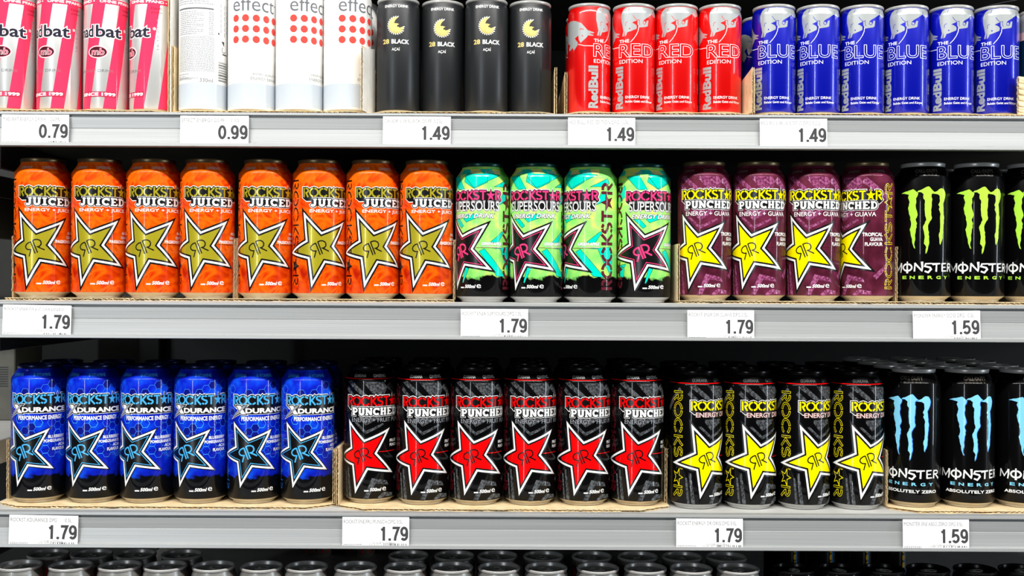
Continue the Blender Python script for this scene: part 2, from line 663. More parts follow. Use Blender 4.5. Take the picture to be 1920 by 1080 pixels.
def monogram(a, color, cx, cy, L, w=1.5, k=.0831):
    P = lambda pts: [(cx + (x - 250) * k, cy - (y - 330) * k) for x, y in pts]
    a.stroke(P([(200, 238), (268, 405)]), w, color, L)
    a.stroke(P([(232, 224), (300, 392)]), w, color, L)
    a.stroke(P([(224, 224), (262, 206), (300, 204), (332, 218), (348, 246), (346, 276), (326, 300), (300, 308), (395, 352)]), w, color, L)
    a.stroke(P([(206, 240), (170, 252), (138, 276), (124, 306), (134, 334), (164, 350), (206, 350), (180, 446)]), w, color, L)


def big_star(a, pts, fill, L, outer='black', inner_line=None, white=2.4, band=6.4, mono='black', monow=1.4, mc=(-.2, 58.2)):
    gx, gy = sum(p[0] for p in pts) / 10, sum(p[1] for p in pts) / 10
    pts = [(x + (gx - x) * 3.6 / math.hypot(gx - x, gy - y), y + (gy - y) * 3.6 / math.hypot(gx - x, gy - y)) if i % 2 == 0 else (x, y) for i, (x, y) in enumerate(pts)]
    a.poly(pts, fill, L)
    if band:
        a.stroke(pts, band, outer, L + 1, True)
    a.stroke(pts, white, 'white', L + 2, True)
    if inner_line:
        ins = offset_path(pts, -3.1, True)
        a.stroke(ins, .75, inner_line, L + 2, True)
    monogram(a, mono, mc[0], mc[1], L + 3, monow)


def volume_mark(a, L, u=2.9, v=15.8):
    a.rect(u, v, u + 5.4, v + 1.5, 'white', L)
    a.text('500ml', (u + 6.6, v, u + 21.5, v + 4.2), 'white', L, .03, .25)
    a.text('e', (u + 22.6, v + .1, u + 28, v + 4.6), 'white', L, .0)


def neck_words(a, words, L=2, col='dim', v=(152.6, 156.2)):
    for t, u0, u1 in words:
        a.text(t, (u0, v[0], u1, v[1]), col, L, .0)


def right_lines(a, lines, ur, vtop, pitch, h, L, k=2.9, bold=.03):
    for i, t in enumerate(lines):
        a.text(t, (ur - k * len(t), vtop - pitch * i - h, ur, vtop - pitch * i), 'white', L, bold)


GRUNGE = [[(-22.4, 147.3), (.1, 130), (5.9, 131.7), (-15, 149)], [(0, 148.2), (14.4, 131.6), (27, 131.1), (32, 140), (28, 147)],
          [(-22.3, 142.2), (-11.1, 131.3), (-17, 131), (-25, 138)], [(-8, 100), (4.4, 88.6), (26.3, 97.8), (27, 95.4), (4.4, 84.6), (-12, 99.5)],
          [(-3, 104), (4.4, 95), (20, 103), (22, 108), (-4, 108)], [(1.5, 6.3), (12.3, 31.9), (31.7, 27.8), (34.6, 22.4), (16.8, 25.1), (7.3, 6.3)],
          [(16.9, 6.3), (26.9, 14.2), (42, 12), (42, 8), (28, 9), (23, 6.3)], [(-28, 38), (-25.5, 38), (-22, 7), (-25, 7)], [(-23.5, 44), (-20.6, 44), (-15, 7), (-19.5, 7)],
          [(36, 147), (60, 128), (60, 122), (30, 141)], [(44, 30), (60, 44), (62, 40), (48, 26)], [(-60, 120), (-36, 146), (-33, 143), (-56, 116)]]


def star_can_art(kind):
    a = Art()
    if kind == 'orange':
        upright_word(a, 'dark', None, -35, 14, 142, False, 1, w=2.0)
        upright_word(a, 'dark', None, 66, 14, 142, True, 1, w=2.0)
        big_star(a, STAR, 'gold', 1)
        star_word(a, 'gold', L=3)
        slab_word(a, 'JUICED', -11, 45.5, 109.2, 118.4, 6)
        a.text('ENERGY + JUICE', (-12, 100.9, 46.4, 105.8), 'white', 4, .012)
        right_lines(a, ['MANGO', 'ORANGE', 'PASSIONFRUIT'], 56, 78.9, 5.1, 3.7, 4, 2.6)
        a.rect(22, 63.6, 56, 64.1, 'dark', 3)
        volume_mark(a, 4)
        neck_words(a, [('GUARANA', -22, -4), ('GINSENG', 9, 27), ('B-VITAMINE', 40, 60)], col='palegrey')
    elif kind == 'lime':
        T = [[(18.2, 135.2), (53.3, 150.8), (46, 152), (8, 152), (6, 143)], [(66.6, 147.3), (44.3, 136.8), (62, 137), (70, 142)],
             [(54.3, 119.8), (51.8, 115.7), (66, 121), (66, 130), (58, 131)], [(56.3, 83.8), (38.9, 70.6), (50.3, 70.7), (60, 84)],
             [(25.9, 60.1), (32.2, 63.3), (62, 30), (48, 31)], [(39.7, 63.3), (53.8, 63.4), (60.1, 49.6), (74, 30), (76, 54), (72, 66)],
             [(-21, 150), (-5.3, 134), (6, 134), (-4, 151)], [(6.9, 149.4), (19.9, 134.2), (36, 142), (36, 150)],
             [(4.7, 98.8), (8.8, 94.7), (26, 100.8), (26, 104), (4, 104)], [(-11.2, 99.2), (.7, 88.2), (4.7, 90.6), (-3, 99)],
             [(-38, 44), (-22, 46), (-24, 42), (-40, 42)], [(-36, 32), (-30, 44), (-24, 40), (-26, 30)], [(8, 41.5), (13, 40), (4.5, 22.5), (3, 23.5)],
             [(-34, 132), (-24, 140), (-20, 128), (-34, 120)], [(-60, 60), (-44, 76), (-40, 66), (-56, 46)], [(-60, 100), (-44, 118), (-44, 108), (-56, 92)]]
        for p in T:
            a.poly(p, 'teal', 1)
            a.stroke(p, .45, 'black', 2, True)
        for p in [[(-26, 152.2), (-16, 158), (-3, 158), (-12, 152.2)], [(10, 158), (24, 158), (30, 152.2), (16, 152.2)], [(44, 158), (58, 158), (56, 152.2), (46, 152.2)]]:
            a.poly(p, 'palegreen', 1)
        for p in [[(-12, 158), (10, 158), (16, 152.2), (-10, 152.2)], [(26, 158), (44, 158), (46, 152.2), (31, 152.2)], [(-46, 158), (-30, 158), (-27, 152.2), (-44, 152.2)]]:
            a.poly(p, 'teal', 1)
        upright_word(a, 'maroon', 'brown', 67, 15, 143.5, True, 3, h=17, w=3.6)
        upright_word(a, 'maroon', 'brown', -36, 15, 143.5, False, 2, h=15, w=3.2)
        big_star(a, [(u, v + .6) for u, v in STAR], 'black', 3, inner_line='pink', mono='pink', monow=2.0)
        star_word(a, 'pink', L=4, v0=121, v1=132, u0=-21.5)
        a.text('SUPERSOURS', (-17, 108.2, 51.2, 119.4), 'white', 9, .004, 0, [(.06, 'white', 7), (.04, 'black', 8)])
        a.rect(-16, 110, 50, 118, 'black', 8)
        a.text('ENERGY DRINK', (-14, 99.6, 45, 105), 'white', 8, .025, .3, [(.05, 'black', 7)])
        a.text('GREEN APPLE', (29, 67.3, 56, 70.9), 'white', 5, .03, .3, [(.05, 'steel', 4)])
        a.rect(22, 64.2, 56, 64.8, 'brownred', 3)
        a.rect(30, 65.2, 56, 65.6, 'white', 3)
        volume_mark(a, 6, .5, 16.5)
        neck_words(a, [('GUARANA', -18, -1), ('GINSENG', 12, 28), ('B-VITAMINE', 34, 56)], 3, 'palegrey')
    elif kind == 'plum':
        for p in GRUNGE:
            a.poly(p, 'plumgrunge', 1)
        upright_word(a, 'yellow', 'maroon', 66, 14.4, 142, True, 2, w=2.6)
        upright_word(a, 'dkgold', 'maroon', -36, 14.4, 142, False, 1, w=2.6)
        big_star(a, STAR, 'yellow', 2)
        star_word(a, 'yellow', L=4)
        slab_word(a, 'PUNCHED', -15, 49.2, 109.2, 118.4, 7)
        a.text('ENERGY + GUAVA', (-13.8, 100.6, 47.4, 105.8), 'white', 5, .008)
        right_lines(a, ['TROPICAL', 'GUAVA', 'FLAVOUR'], 55.7, 81.3, 5.7, 4.3, 5, 3.05)
        a.rect(21, 63.4, 55, 63.9, 'maroon', 3)
        volume_mark(a, 5)
        neck_words(a, [('GUARANA', -22, -4), ('GINSENG', 9, 27), ('B-VITAMINE', 40, 62)], col='dim')
        a.rect(-100, 151.4, 100, 158, 'maroon', 1)
    elif kind == 'hex':
        rng = random.Random(3)
        r = 5.3
        for row in range(0, 22):
            for cl in range(-8, 12):
                cx, cy = cl * r * 1.5 + 2.4 - 8, row * r * 1.732 + (r * .866 if cl % 2 else 0) - 20 + 2
                if not (58 < cy < 147) or (103 < cy < 130 and -18 < cx < 54) or rng.random() < .45:
                    continue
                hx = [(cx + r * math.cos(math.radians(60 * i)), cy + r * math.sin(math.radians(60 * i))) for i in range(6)]
                if rng.random() < .35:
                    a.poly(hx, 'navy', 1)
                a.stroke(hx, .55, 'hexblue' if rng.random() < .7 else 'sky', 2, True)
        upright_word(a, 'faintblue', None, -35, 14, 142, False, 1, w=1.2)
        upright_word(a, 'faintblue', None, 66, 14, 142, True, 1, w=1.2)
        P = [(-19, 99.8), (2.6, 77.7), (31.5, 90), (15.3, 63.3), (37, 40.6), (6.5, 46.6), (-8.4, 19.8), (-12, 51.1), (-42, 58), (-14.7, 68.8)]
        big_star(a, P, 'black', 3, inner_line='sky', white=2.2, band=4.4, mono='sky', monow=1.7, mc=(.6, 60.7))
        star_word(a, 'sky', u0=-18.2, v0=119.7, v1=130.8, scale=.97, L=4)
        X = [[(-14, 118.6), (-8.2, 118.6), (-1.2, 108.6), (-7, 108.6)], [(-4.4, 118.6), (-.6, 118.6), (-11, 108.6), (-19, 104.2)]]
        for g, col, lay in ((3.2, 'white', 5), (2.2, 'black', 6)):
            for p in X:
                a.stroke(p, g, col, lay, True)
            a.rect(-8, 108.8 - g / 2 + .8, 55 + g / 2, 117, col, lay)
        for p, c in zip(X, ('white', 'steel')):
            a.poly(p, c, 8)
        a.text('DURANCE', (-1.6, 109.6, 53.6, 115.8), 'white', 8, .045)
        a.text('PERFORMANCE ENERGY', (-7, 100.5, 48.6, 105.6), 'white', 4, .03)
        right_lines(a, ['BLUEBERRY', 'POMEGRANATE', 'ACAI', 'FLAVOUR'], 53, 81.5, 5.0, 3.7, 4, 2.6)
        a.rect(22, 64.4, 53, 64.9, 'navy', 3)
        volume_mark(a, 4, 6, 15.6)
        neck_words(a, [('GUARANA', -20, -2), ('B-VITAMINE', 12, 34)], col='sky')
    elif kind == 'crimson':
        for p in GRUNGE:
            a.poly(p, 'grunge', 1)
        upright_word(a, 'faintred', 'black', -36, 14, 142, False, 2, w=2.4)
        upright_word(a, 'faintred', 'black', 66, 14, 142, True, 2, w=2.4)
        S = [(u, v - 1.0) for u, v in STAR]
        big_star(a, S, 'red', 2, band=6.0, mc=(-.2, 57.4))
        star_word(a, 'red', u0=-21.2, v0=118.4, v1=130, L=4)
        slab_word(a, 'PUNCHED', -14.4, 49, 107.2, 116.4, 7)
        a.text('ENERGY + FRUIT PUNCH', (-14.6, 99, 62, 104.2), 'steel', 5, .0)
        right_lines(a, ['FRUIT', 'PUNCH'], 50, 77.5, 5.2, 3.7, 5, 2.7)
        a.rect(21, 62.8, 47, 63.6, 'red', 3)
        a.rect(-100, 150.6, 100, 151.5, 'red', 1)
        volume_mark(a, 5)
        neck_words(a, [('GUARANA', -14, 4), ('GINSENG', 14, 32)], col='palegrey')
    elif kind == 'sun':
        for p in GRUNGE:
            a.poly(p, 'grunge', 1)
        upright_word(a, 'yellow', 'black', -38.5, 13, 142, False, 2, w=2.7)
        upright_word(a, 'faintred', 'black', 60, 13, 142, True, 1, w=1.6)
        S = [(u, v) for u, v in STAR]
        big_star(a, S, 'yellow', 4, mc=(-.2, 58.4))
        star_word(a, 'yellow', u0=-20.7, v0=118.8, v1=130, L=5)
        for off, col, lay in ((.10, 'white', 6), (.07, 'black', 7)):
            a.text('ENERGY DRINK', (-14.8, 110.8, 46, 116.6), col, lay, .02 + off)
        a.rect(-15, 110.2, 46, 117, 'black', 7)
        a.text('ENERGY DRINK', (-14.8, 110.8, 46, 116.6), 'salmon', 8, .02)
        volume_mark(a, 5)
        a.rect(21, 62.8, 47, 63.6, 'red', 3)
        a.rect(-100, 150.6, 100, 151.5, 'red', 1)
        neck_words(a, [('GUARANA', -20, 1), ('GINSENG', 12, 30), ('B-VITAMINE', 42, 62)], col='dim')
    return a


def claw_can_art(col, edge, third):
    a = Art()
    rng = random.Random(5)

    def ragged(pts, amp=.5):
        out = []
        for i, p in enumerate(pts):
            q = pts[(i + 1) % len(pts)]
            n = max(1, int(math.hypot(q[0] - p[0], q[1] - p[1]) / 2.2))
            for k in range(n):
                t = k / n
                out.append((p[0] + (q[0] - p[0]) * t + (rng.uniform(-amp, amp) if k else 0), p[1] + (q[1] - p[1]) * t + (rng.uniform(-amp, amp) if k else 0)))
        return out
    LC = [(-37.5, 129.3), (-28.6, 131.5), (-21.3, 133.6), (-16, 129.2), (-16.7, 126), (-18.6, 122.8), (-18.2, 117.9), (-18.9, 113), (-16.6, 103.1), (-18.9, 98.2), (-17.3, 93.3), (-19.2, 81),
          (-20.3, 67), (-19.1, 62.9), (-20.4, 64.5), (-23.4, 76.9), (-24.3, 81.9), (-25.5, 86.1), (-23.9, 90.2), (-24.6, 100), (-27.7, 111.7), (-25.7, 118.2), (-27.8, 124.1), (-26.5, 127.3), (-31, 128.4)]
    MC = [(-16.7, 130.1), (-9.9, 133.5), (-3.4, 136.4), (3.1, 130.2), (-.6, 127.3), (-.2, 119.2), (-.9, 106.1), (-.1, 99.6), (-4.4, 91.5), (-4, 80), (-3.1, 70.1), (-4.7, 62.8), (-7, 56.7), (-5.8, 64.4),
          (-8.5, 68.5), (-7.8, 75), (-8.2, 80.1), (-9.8, 88.2), (-6, 96.4), (-8, 109.4), (-7.6, 120), (-9.5, 122.5), (-9.2, 127.4), (-12.2, 129.9)]
    RC = [(1.1, 128.1), (7.4, 131.1), (12.4, 134.4), (16, 133.6), (18.8, 127.7), (17, 121.1), (14.3, 116.2), (15.2, 108.7), (16.6, 99.5), (15.3, 91.3), (14.9, 82.9), (14.5, 76.2), (11.1, 67.5), (10.2, 74.6),
          (9.3, 77.9), (11, 82.9), (11.4, 91.3), (10.9, 99.6), (11.7, 103.7), (9.2, 109.5), (10.4, 112), (8.7, 114.9), (10.8, 119.5), (10.4, 125.3), (7.5, 127.4)]
    for P in (LC, MC, RC):
        P = ragged(P)
        a.poly([(u + .7, v - .3) for u, v in P], edge, 1)
        a.poly(P, col, 2)
    k = 1.25
    st = lambda pts, w=1.7: a.stroke(pts, w, 'white', 2)
    tp = lambda pts, w0, w1: a.taper(pts, w0, w1, 'white', 2)
    # M
    st([(-47.6, 45.6), (-48.4, 36)], 1.6); st([(-47.8, 45.4), (-42.6, 37.4), (-37.4, 45)], 1.4); tp([(-37.3, 46), (-37.1, 40), (-38.2, 34.4)], 2.6, 1.6)
    # O with a slash
    st(arc(-28.6, 40.6, 5.6, 4.0, 100, 265, 10), 2.0); st(arc(-28.2, 40.6, 5.6, 4.0, 80, -85, 10), 2.0); tp([(-28.3, 47.6), (-28.5, 40), (-28.4, 33.6)], 1.6, 2.6)
    # N
    tp([(-18.6, 45.6), (-19.4, 35.8)], 1.5, 2.0); tp([(-19.2, 45.8), (-10.4, 36.2)], 2.2, 1.6); tp([(-10.6, 47.4), (-10.2, 41), (-10.8, 35.8)], 2.8, 1.4)
    # S
    tp([(1.2, 45.2), (-6.4, 44.9), (-7.4, 42), (-1.2, 40.4)], 1.4, 2.2); tp([(-1.6, 40.7), (-.2, 38.4), (-3.6, 34.6), (-7.6, 36.2)], 2.4, 1.8)
    # T
    tp([(1.2, 44.4), (11.6, 45.2)], 2.6, 1.4); tp([(6.6, 45), (6.2, 35.6)], 1.8, 2.2)
    # E
    tp([(14.2, 45.4), (14.4, 36)], 1.6, 2.0); tp([(13.8, 45), (21, 45.4)], 2.0, 1.2); tp([(14, 40.7), (20, 40.9)], 1.6, 1.2); tp([(14, 36.4), (21.6, 36.6)], 1.8, 1.2)
    # R
    tp([(24.4, 45.6), (24, 35.8)], 1.6, 2.0); st([(23.8, 45)] + arc(28, 43, 3.4, 2.0, 90, -90, 7) + [(24.4, 40.8)], 1.6); tp([(26.4, 41), (32.8, 35.4)], 1.4, 2.4)
    for i, ch in enumerate('ENERGY'):
        u = -35.6 + i * 10.45
        a.text(ch, (u, 26.8, u + 6.2, 30.6), col, 2, .03)
    if third:
        a.text('ABSOLUTELY ZERO', (-42.4, 18.2, 28.2, 21.9), 'white', 2, .025)
    a.text('CALL·DUTY', (-20.4, 152.8, 10.6, 157.4), 'midgrey', 2, .04)
    for i, ch in enumerate('GHOSTS'):
        a.text(ch, (-18.6 + i * 4.7, 149.4, -16.4 + i * 4.7, 151.2), 'midgrey', 2, .02)
    return a


def bull_art(inkbody, word, L=1):
    a = Art()
    body = [(-12.1, 127.2), (-15.6, 124.8), (-18.0, 118.8), (-17.9, 111.6), (-16.5, 105.5), (-15.0, 98.7), (-16.7, 92.9), (-14.6, 92.7), (-13.0, 99.7), (-12.9, 97.0), (-13.4, 92.3), (-11.4, 93.5), (-9.7, 97.2),
            (-5.3, 98.2), (1.3, 100.7), (1.8, 103.6), (.7, 105.6), (-4.1, 108.3), (1.9, 110.7), (2.5, 111.0), (2.6, 106.1), (5.4, 102.4), (13.7, 103.7), (16.5, 104.8), (17.5, 111.8), (15, 111.5), (14, 108.6), (13, 106.9),
            (11.1, 106.2), (9.1, 107.8), (10.1, 111), (12, 112.7), (16.4, 115.1), (23.9, 120), (26.2, 118.1), (30.7, 116.9), (36.2, 119.2), (36, 127.2)]
    a.poly(body, 'silver', 1)
    for ln in ([(-2.8, 116.9), (-.6, 113.5), (2.2, 111), (5, 111.5), (4.7, 107.9), (5.7, 105.3)], [(-12.3, 104.7), (-12, 108.5), (-9.4, 109.7)], [(-7.5, 126.6), (-8.8, 122.3)], [(24.3, 123.6), (24.8, 120.5)]):
        a.stroke(ln, .55, inkbody, 2)
    a.disc(-7, 101.3, .8, inkbody, 2)
    a.disc(11.4, 108.6, 1.5, 'silver', 2)
    a.stroke([(4.3, 104), (3.6, 99), (1.8, 94.6), (-1.2, 90), (-5.6, 85.4)], .75, 'white', 2)
    dx = -24.5
    bl = [(-29.1, 112.5), (-20, 111.4), (-11.7, 107.7), (-3.7, 98.8), (4.1, 96.3), (3.4, 95.2), (-2.6, 95.2), (3.5, 93.1), (2.6, 92.2), (-3.6, 92.7), (-4.9, 90.5), (-9.5, 86.9), (-12.6, 84.3), (-15.1, 88.1), (-15.9, 93.4), (-21.1, 90.5), (-16.6, 85), (-17, 82),
          (-22.4, 76.2), (-25, 80), (-29, 77.6), (-32, 77), (-33.2, 80), (-30, 84), (-36, 86), (-42, 92), (-46, 104), (-40, 111)]
    a.poly([(u + dx, v) for u, v in bl], 'silver', 1)
    a.stroke([(u + dx, v) for u, v in [(-13.5, 99.5), (-13, 101.6), (-8.6, 100)]], .6, inkbody, 2)
    a.disc(-10.4 + dx, 92.6, .7, inkbody, 2)
    a.stroke([(u + dx, v) for u, v in [(-15.8, 83), (-8, 80.6), (2.9, 80.2)]], .7, 'white', 2)
    a.text('THE', (-20.7, 84.9, -7.4, 88.8), 'white', 2, .02)
    wd = 51.5 if word == 'BLUE' else 46
    a.text(word, (-20.7, 68, -20.7 + wd, 82.8), inkbody, 3, .0, 0, [(.026, 'white', 2)])
    a.text('EDITION', (-20.7, 60.3, 9.2, 64.8), 'white', 2, -.002)
    a.text('Red', (-27.2, 6.6, -15, 29.5), 'silver', 2, .045, 0, (), 90)
    a.text('Bull', (-27.2, 30.6, -15, 57), 'silver', 2, .045, 0, (), 90)
    a.text('ENERGY DRINK', (-12, 18.4, 20.5, 21.6), 'white', 2, .004)
    a.text('Belebt Geist und Körper', (-12, 12.6, 24.5, 16.2), 'white', 2, .008)
    a.text('Red', (38, 6.6, 50, 29.5), 'silver', 2, .045, 0, (), 90)
    a.text('Bull', (38, 30.6, 50, 57), 'silver', 2, .045, 0, (), 90)
    return a


def bird_art():
    a = Art()
    a.text('ENERGY DRINK', (-14.3, 125.0, 15.8, 128.3), 'white', 1, .015)
    cx, cy = .2, 103.2
    n = 20
    for i in range(n):
        t = i / (n - 1)
        ang = 74 + 284 * t
        r1 = 11.9 - .9 * math.sin(t * 3.14) - (1.0 if t > .93 else 0)
        sw = 46 * (1 - t / .66) if t < .66 else -34 * (t - .66) / .34
        pts = []
        for j in range(9):
            k = j / 8
            r = 4.6 + (r1 - 4.6) * k
            th = math.radians(ang + sw * (1 - k) ** 1.3)
            pts.append((cx + r * math.cos(th), cy + r * math.sin(th)))
        a.taper(pts[:7], .9, 1.75, 'birdgold', 1)
        a.taper(pts[6:], 1.75, .35, 'white', 1)
    inner = [(cx + 5.3 * math.cos(math.radians(q)), cy + 5.3 * math.sin(math.radians(q))) for q in range(128, 336, 16)]
    back = [(cx + 1.0 + 2.8 * math.cos(math.radians(q)), cy + .6 + 2.8 * math.sin(math.radians(q))) for q in range(326, 110, -24)]
    a.poly(inner + back, 'birdgold', 2)
    a.poly([(-3.6, 101), (-2.6, 104.4), (-.8, 105.8), (.6, 106.2), (4.4, 105.0), (2.4, 104.2), (1.4, 102.6), (3.4, 100.6), (2, 98), (-2, 98)], 'birdgold', 3)
    a.text('28', (-17.1, 81.9, -8.3, 87.6), 'birdgold', 1, .03)
    a.text('BLACK', (-5.3, 81.9, 16.9, 87.2), 'white', 1, .03)
    a.text('AÇAÍ', (-4.9, 72.9, 5.0, 77.8), 'white', 1, .012)
    return a


def dots_art():
    a = Art()
    a.text('effect', (-18, 119.2, 36.8, 137), 'grey', 1, .0)
    a.disc(39, 129, 1.1, 'grey', 1)
    for i in range(5):
        for j in range(3):
            a.disc(-13.6 + 12.7 * i, 110.9 - 12.6 * j, 4.3, 'coral', 1, n=26)
    a.text('HIGH QUALITY', (8, 42.9, 41, 46.2), 'grey', 1, -.003)
    a.text('ENERGY DRINK', (5.6, 37.7, 41, 41), 'grey', 1, -.003)
    # the printed side with the table, the small print and the bar code
    x = -70.0
    a.rect(-91.4, 6, 91.4, 33.6, 'bandgrey', 1)
    rng = random.Random(11)
    U0 = -49.8
    a.rect(U0, 121.6, U0 + 48, 123.2, 'steel', 2) if False else None
    S = -72.0
    def line(u0, u1, v, h, col):
        u = u0
        while u < u1:
            d = rng.uniform(1.0, 3.6)
            a.rect(u, v, min(u + d, u1), v + h, col, 2)
            u += d + rng.uniform(.35, .8)
    off = -91.0
    def B(u):          # side panel coordinates as seen on the turned can
        return u - 91.0
    a.rect(B(-29), 121.3, B(20), 123.2, 'grey', 2)
    for k in range(5):
        line(B(-29), B(20 - 6 * (k % 3)), 127.5 + k * 2.6, 1.1, 'steel')
    for k in range(13):
        line(B(-26), B(-26 + (34 if k % 3 else 26)), 118 - k * 2.2, 1.0, 'steel')
        line(B(14), B(20), 118 - k * 2.2, 1.0, 'steel')
    a.stroke([(B(-28), 92), (B(22), 92), (B(22), 120.5)], .3, 'steel', 2)
    for k in range(26):
        line(B(-26), B(21), 88.4 - k * 1.62, .75, 'steel')
    line(B(-28), B(-10), 44, .9, 'steel')
    line(B(-28), B(2), 39.0, .9, 'steel')
    for k in range(3):
        line(B(-28), B(-14 + k * 4), 41.5 - k * 1.8, .8, 'steel')
    a.text('330ml.', (B(3.7), 34.9, B(20.4), 39.4), 'grey', 2, 0)
    for k in range(24):
        if k % 3 != 2:
            a.rect(B(26.5), 38 + k * 1.02, B(42), 38 + k * 1.02 + rng.uniform(.3, .75), 'black', 2)
    a.poly([(B(31), 86), (B(36), 86), (B(36), 80)], 'black', 2)
    a.stroke(arc(B(35.5), 76, 3.6, 3.2, 120, 330, 8), .8, 'grey', 2)
    a.rect(B(33), 70, B(42), 71.4, 'black', 2)
    for k in range(6):
        line(B(30), B(30) + .9, 96 + k * 6, 4.5, 'steel')
        line(B(36), B(36) + .9, 92 + k * 6.5, 5, 'steel')
        line(B(41), B(41) + .9, 96 + k * 6, 4.5, 'steel')
    a.text('e', (B(25.6), 93, B(28), 95.6), 'black', 2, .02)
    return a


def striped_art():
    a = Art()
    per = 2 * math.pi * 25.8 / 5
    for i in range(-3, 3):
        u = -8.6 + i * per
        a.poly([(u - 19.6, 3.4), (u - 3.9, 3.4), (u + 15.4, 128.2), (u, 128.2)], 'stripe', 1)
    a.rect(-81, 127.6, 81, 134, 'stripe', 2)
    for i in range(3):
        a.text('OHNE PFAND •', (-30 + i * 54 - 24, 129.2, -30 + i * 54 + 24, 132.6), 'white', 3, .035)
    for t, v in (('Eiskalt', 121.5), ('genießen', 116.5)):
        a.text(t, (28, v, 41, v + 3), 'brownred', 3, 0)
        a.text(t, (-38, v, -25, v + 3), 'grey', 3, 0)
    a.text('mad', (-34, 88, -7.6, 102.6), 'inkblue', 5, .022, 0, [(.05, 'white', 4)], 0)
    a.text('bat', (-4.6, 88, 26.6, 102.6), 'inkblue', 5, .022, 0, [(.05, 'white', 4)], 0)
    a.disc(32, 98.6, 1.9, 'salmon', 3)
    a.disc(-2.4, 70.4, 12.4, 'white', 4, 7.4, 30)
    a.disc(-2.4, 70.4, 11.2, 'stripe', 5, 6.4, 30)
    a.disc(-2.4, 70.4, 10.7, 'darkwine', 6, 6.0, 30)
    a.text('mb', (-10.0, 66.8, 5.6, 74.6), 'stripe', 8, .008, .1, [(.028, 'white', 7)])
    a.text('ENERGY DRINK', (-28, 46.6, 17.2, 49.9), 'grey', 3, -.004)
    a.rect(-26, 17.2, 20.2, 23.4, 'brownred', 3)
    a.rect(-25.4, 17.8, 19.6, 22.8, 'stripe', 4)
    a.text('SINCE 1999', (-25, 18.3, 19, 22.3), 'white', 5, .035)
    a.text('16.12.2014', (34.8, 74, 37.3, 110), 'steel', 3, 0, 0, (), 90)
    return a


def small_stripe_art():
    a = Art()
    for i in range(15):
        u = -81 + i * 10.8
        c = ['orangered', 'brownred', 'red'][i % 3]
        a.poly([(u, 6), (u + 3.2, 6), (u + 4.6, 123), (u + 1.2, 123)], c, 1)
    a.disc(0, 70, 14, 'white', 2, 9)
    return a


def bottle_patch_art():
    a = Art()
    a.rect(11, 20, 18, 112, 'canblue', 1)
    for k in range(7):
        a.disc(8.5, 30 + k * 11, 3.4, 'amber', 1, 5)
    a.rect(6, 96, 14, 110, 'amber', 2)
    return a


# ------------------------------------------------------------------ can shapes (mm)
def tall_profile(R=32.2, H=166.0):
    body = [(R - .6, 6.6), (R, 7.6), (R, 100.0), (R, 148.6), (R - .5, 150.2), (R - 2.0, 152.2), (R - 4.0, 155.0), (R - 5.8, 157.6), (R - 6.9, 159.6), (R - 7.3, 161.2)]
    base = [(22.0, 1.4), (23.6, .15), (24.6, 0), (25.4, .5), (25.6, 2.2), (26.4, 2.9), (R - .55, 6.6)]
    lid = [(R - 7.3, 161.2), (R - 6.9, 162.2), (R - 6.6, 163.4), (R - 6.5, 165.0), (R - 6.9, 165.8), (R - 7.6, H), (R - 8.4, 165.7), (R - 8.8, 164.6), (R - 9.2, 160.2), (R - 9.6, 159.7), (R - 10.4, 160.2), (R - 10.9, 161.4), (9, 161.7), (0, 161.7)]
    return body, base, lid


def slim_profile(R=25.8, H=131.7):
    body = [(R - .8, 3.2), (R, 4.6), (R, 80), (R, H - 11.5), (R - .35, H - 9.2), (R - 1.1, H - 6.6), (R - 1.7, H - 4.8), (R - 1.9, H - 3.9)]
    base = [(R - 6.5, 1.2), (R - 5, .1), (R - 4.2, 0), (R - 3.4, .5), (R - .75, 3.2)]
    lid = [(R - 1.9, H - 3.9), (R - 1.1, H - 3.4), (R - .55, H - 2.4), (R - .55, H - .9), (R - 1.0, H - .3), (R - 1.6, H), (R - 2.4, H - .4), (R - 2.8, H - 1.4), (R - 3.4, H - 5.6), (R - 3.9, H - 6.1), (R - 4.6, H - 5.6), (R - 5.2, H - 4.2), (8, H - 3.9), (0, H - 3.9)]
    return body, base, lid


TAB = None


def tab_mesh(z, k=1.0):
    """the pull tab: a flat ring with a finger hole, a rivet and a nose"""
    V, F = [], []
    n = 28
    def ring(rx, ry, cy, zz):
        return [(rx * math.cos(2 * math.pi * i / n) * k / 1000, (cy + ry * math.sin(2 * math.pi * i / n)) * k / 1000, zz / 1000) for i in range(n)]
    for t, b in ((z + 1.3, z + .35),):
        rows = [ring(7.6, 11.5, -1, b), ring(7.9, 11.9, -1, (t + b) / 2), ring(7.4, 11.3, -1, t), ring(4.6, 3.9, -6.2, t), ring(4.3, 3.6, -6.2, (t + b) / 2), ring(4.6, 3.9, -6.2, b)]
    for r in rows:
        V += r
    for a in range(len(rows) - 1):
        for i in range(n):
            j = (i + 1) % n
            F.append((a * n + i, a * n + j, (a + 1) * n + j, (a + 1) * n + i))
    k0 = len(V)
    rv = [ring(2.4, 2.4, 3.6, z), ring(2.4, 2.4, 3.6, z + 1.9), ring(1.4, 1.4, 3.6, z + 2.2)]
    for r in rv:
        V += r
    for a in range(2):
        for i in range(n):
            j = (i + 1) % n
            F.append((k0 + a * n + i, k0 + a * n + j, k0 + (a + 1) * n + j, k0 + (a + 1) * n + i))
    F.append(tuple(k0 + 2 * n + i for i in range(n)))
    return V, F


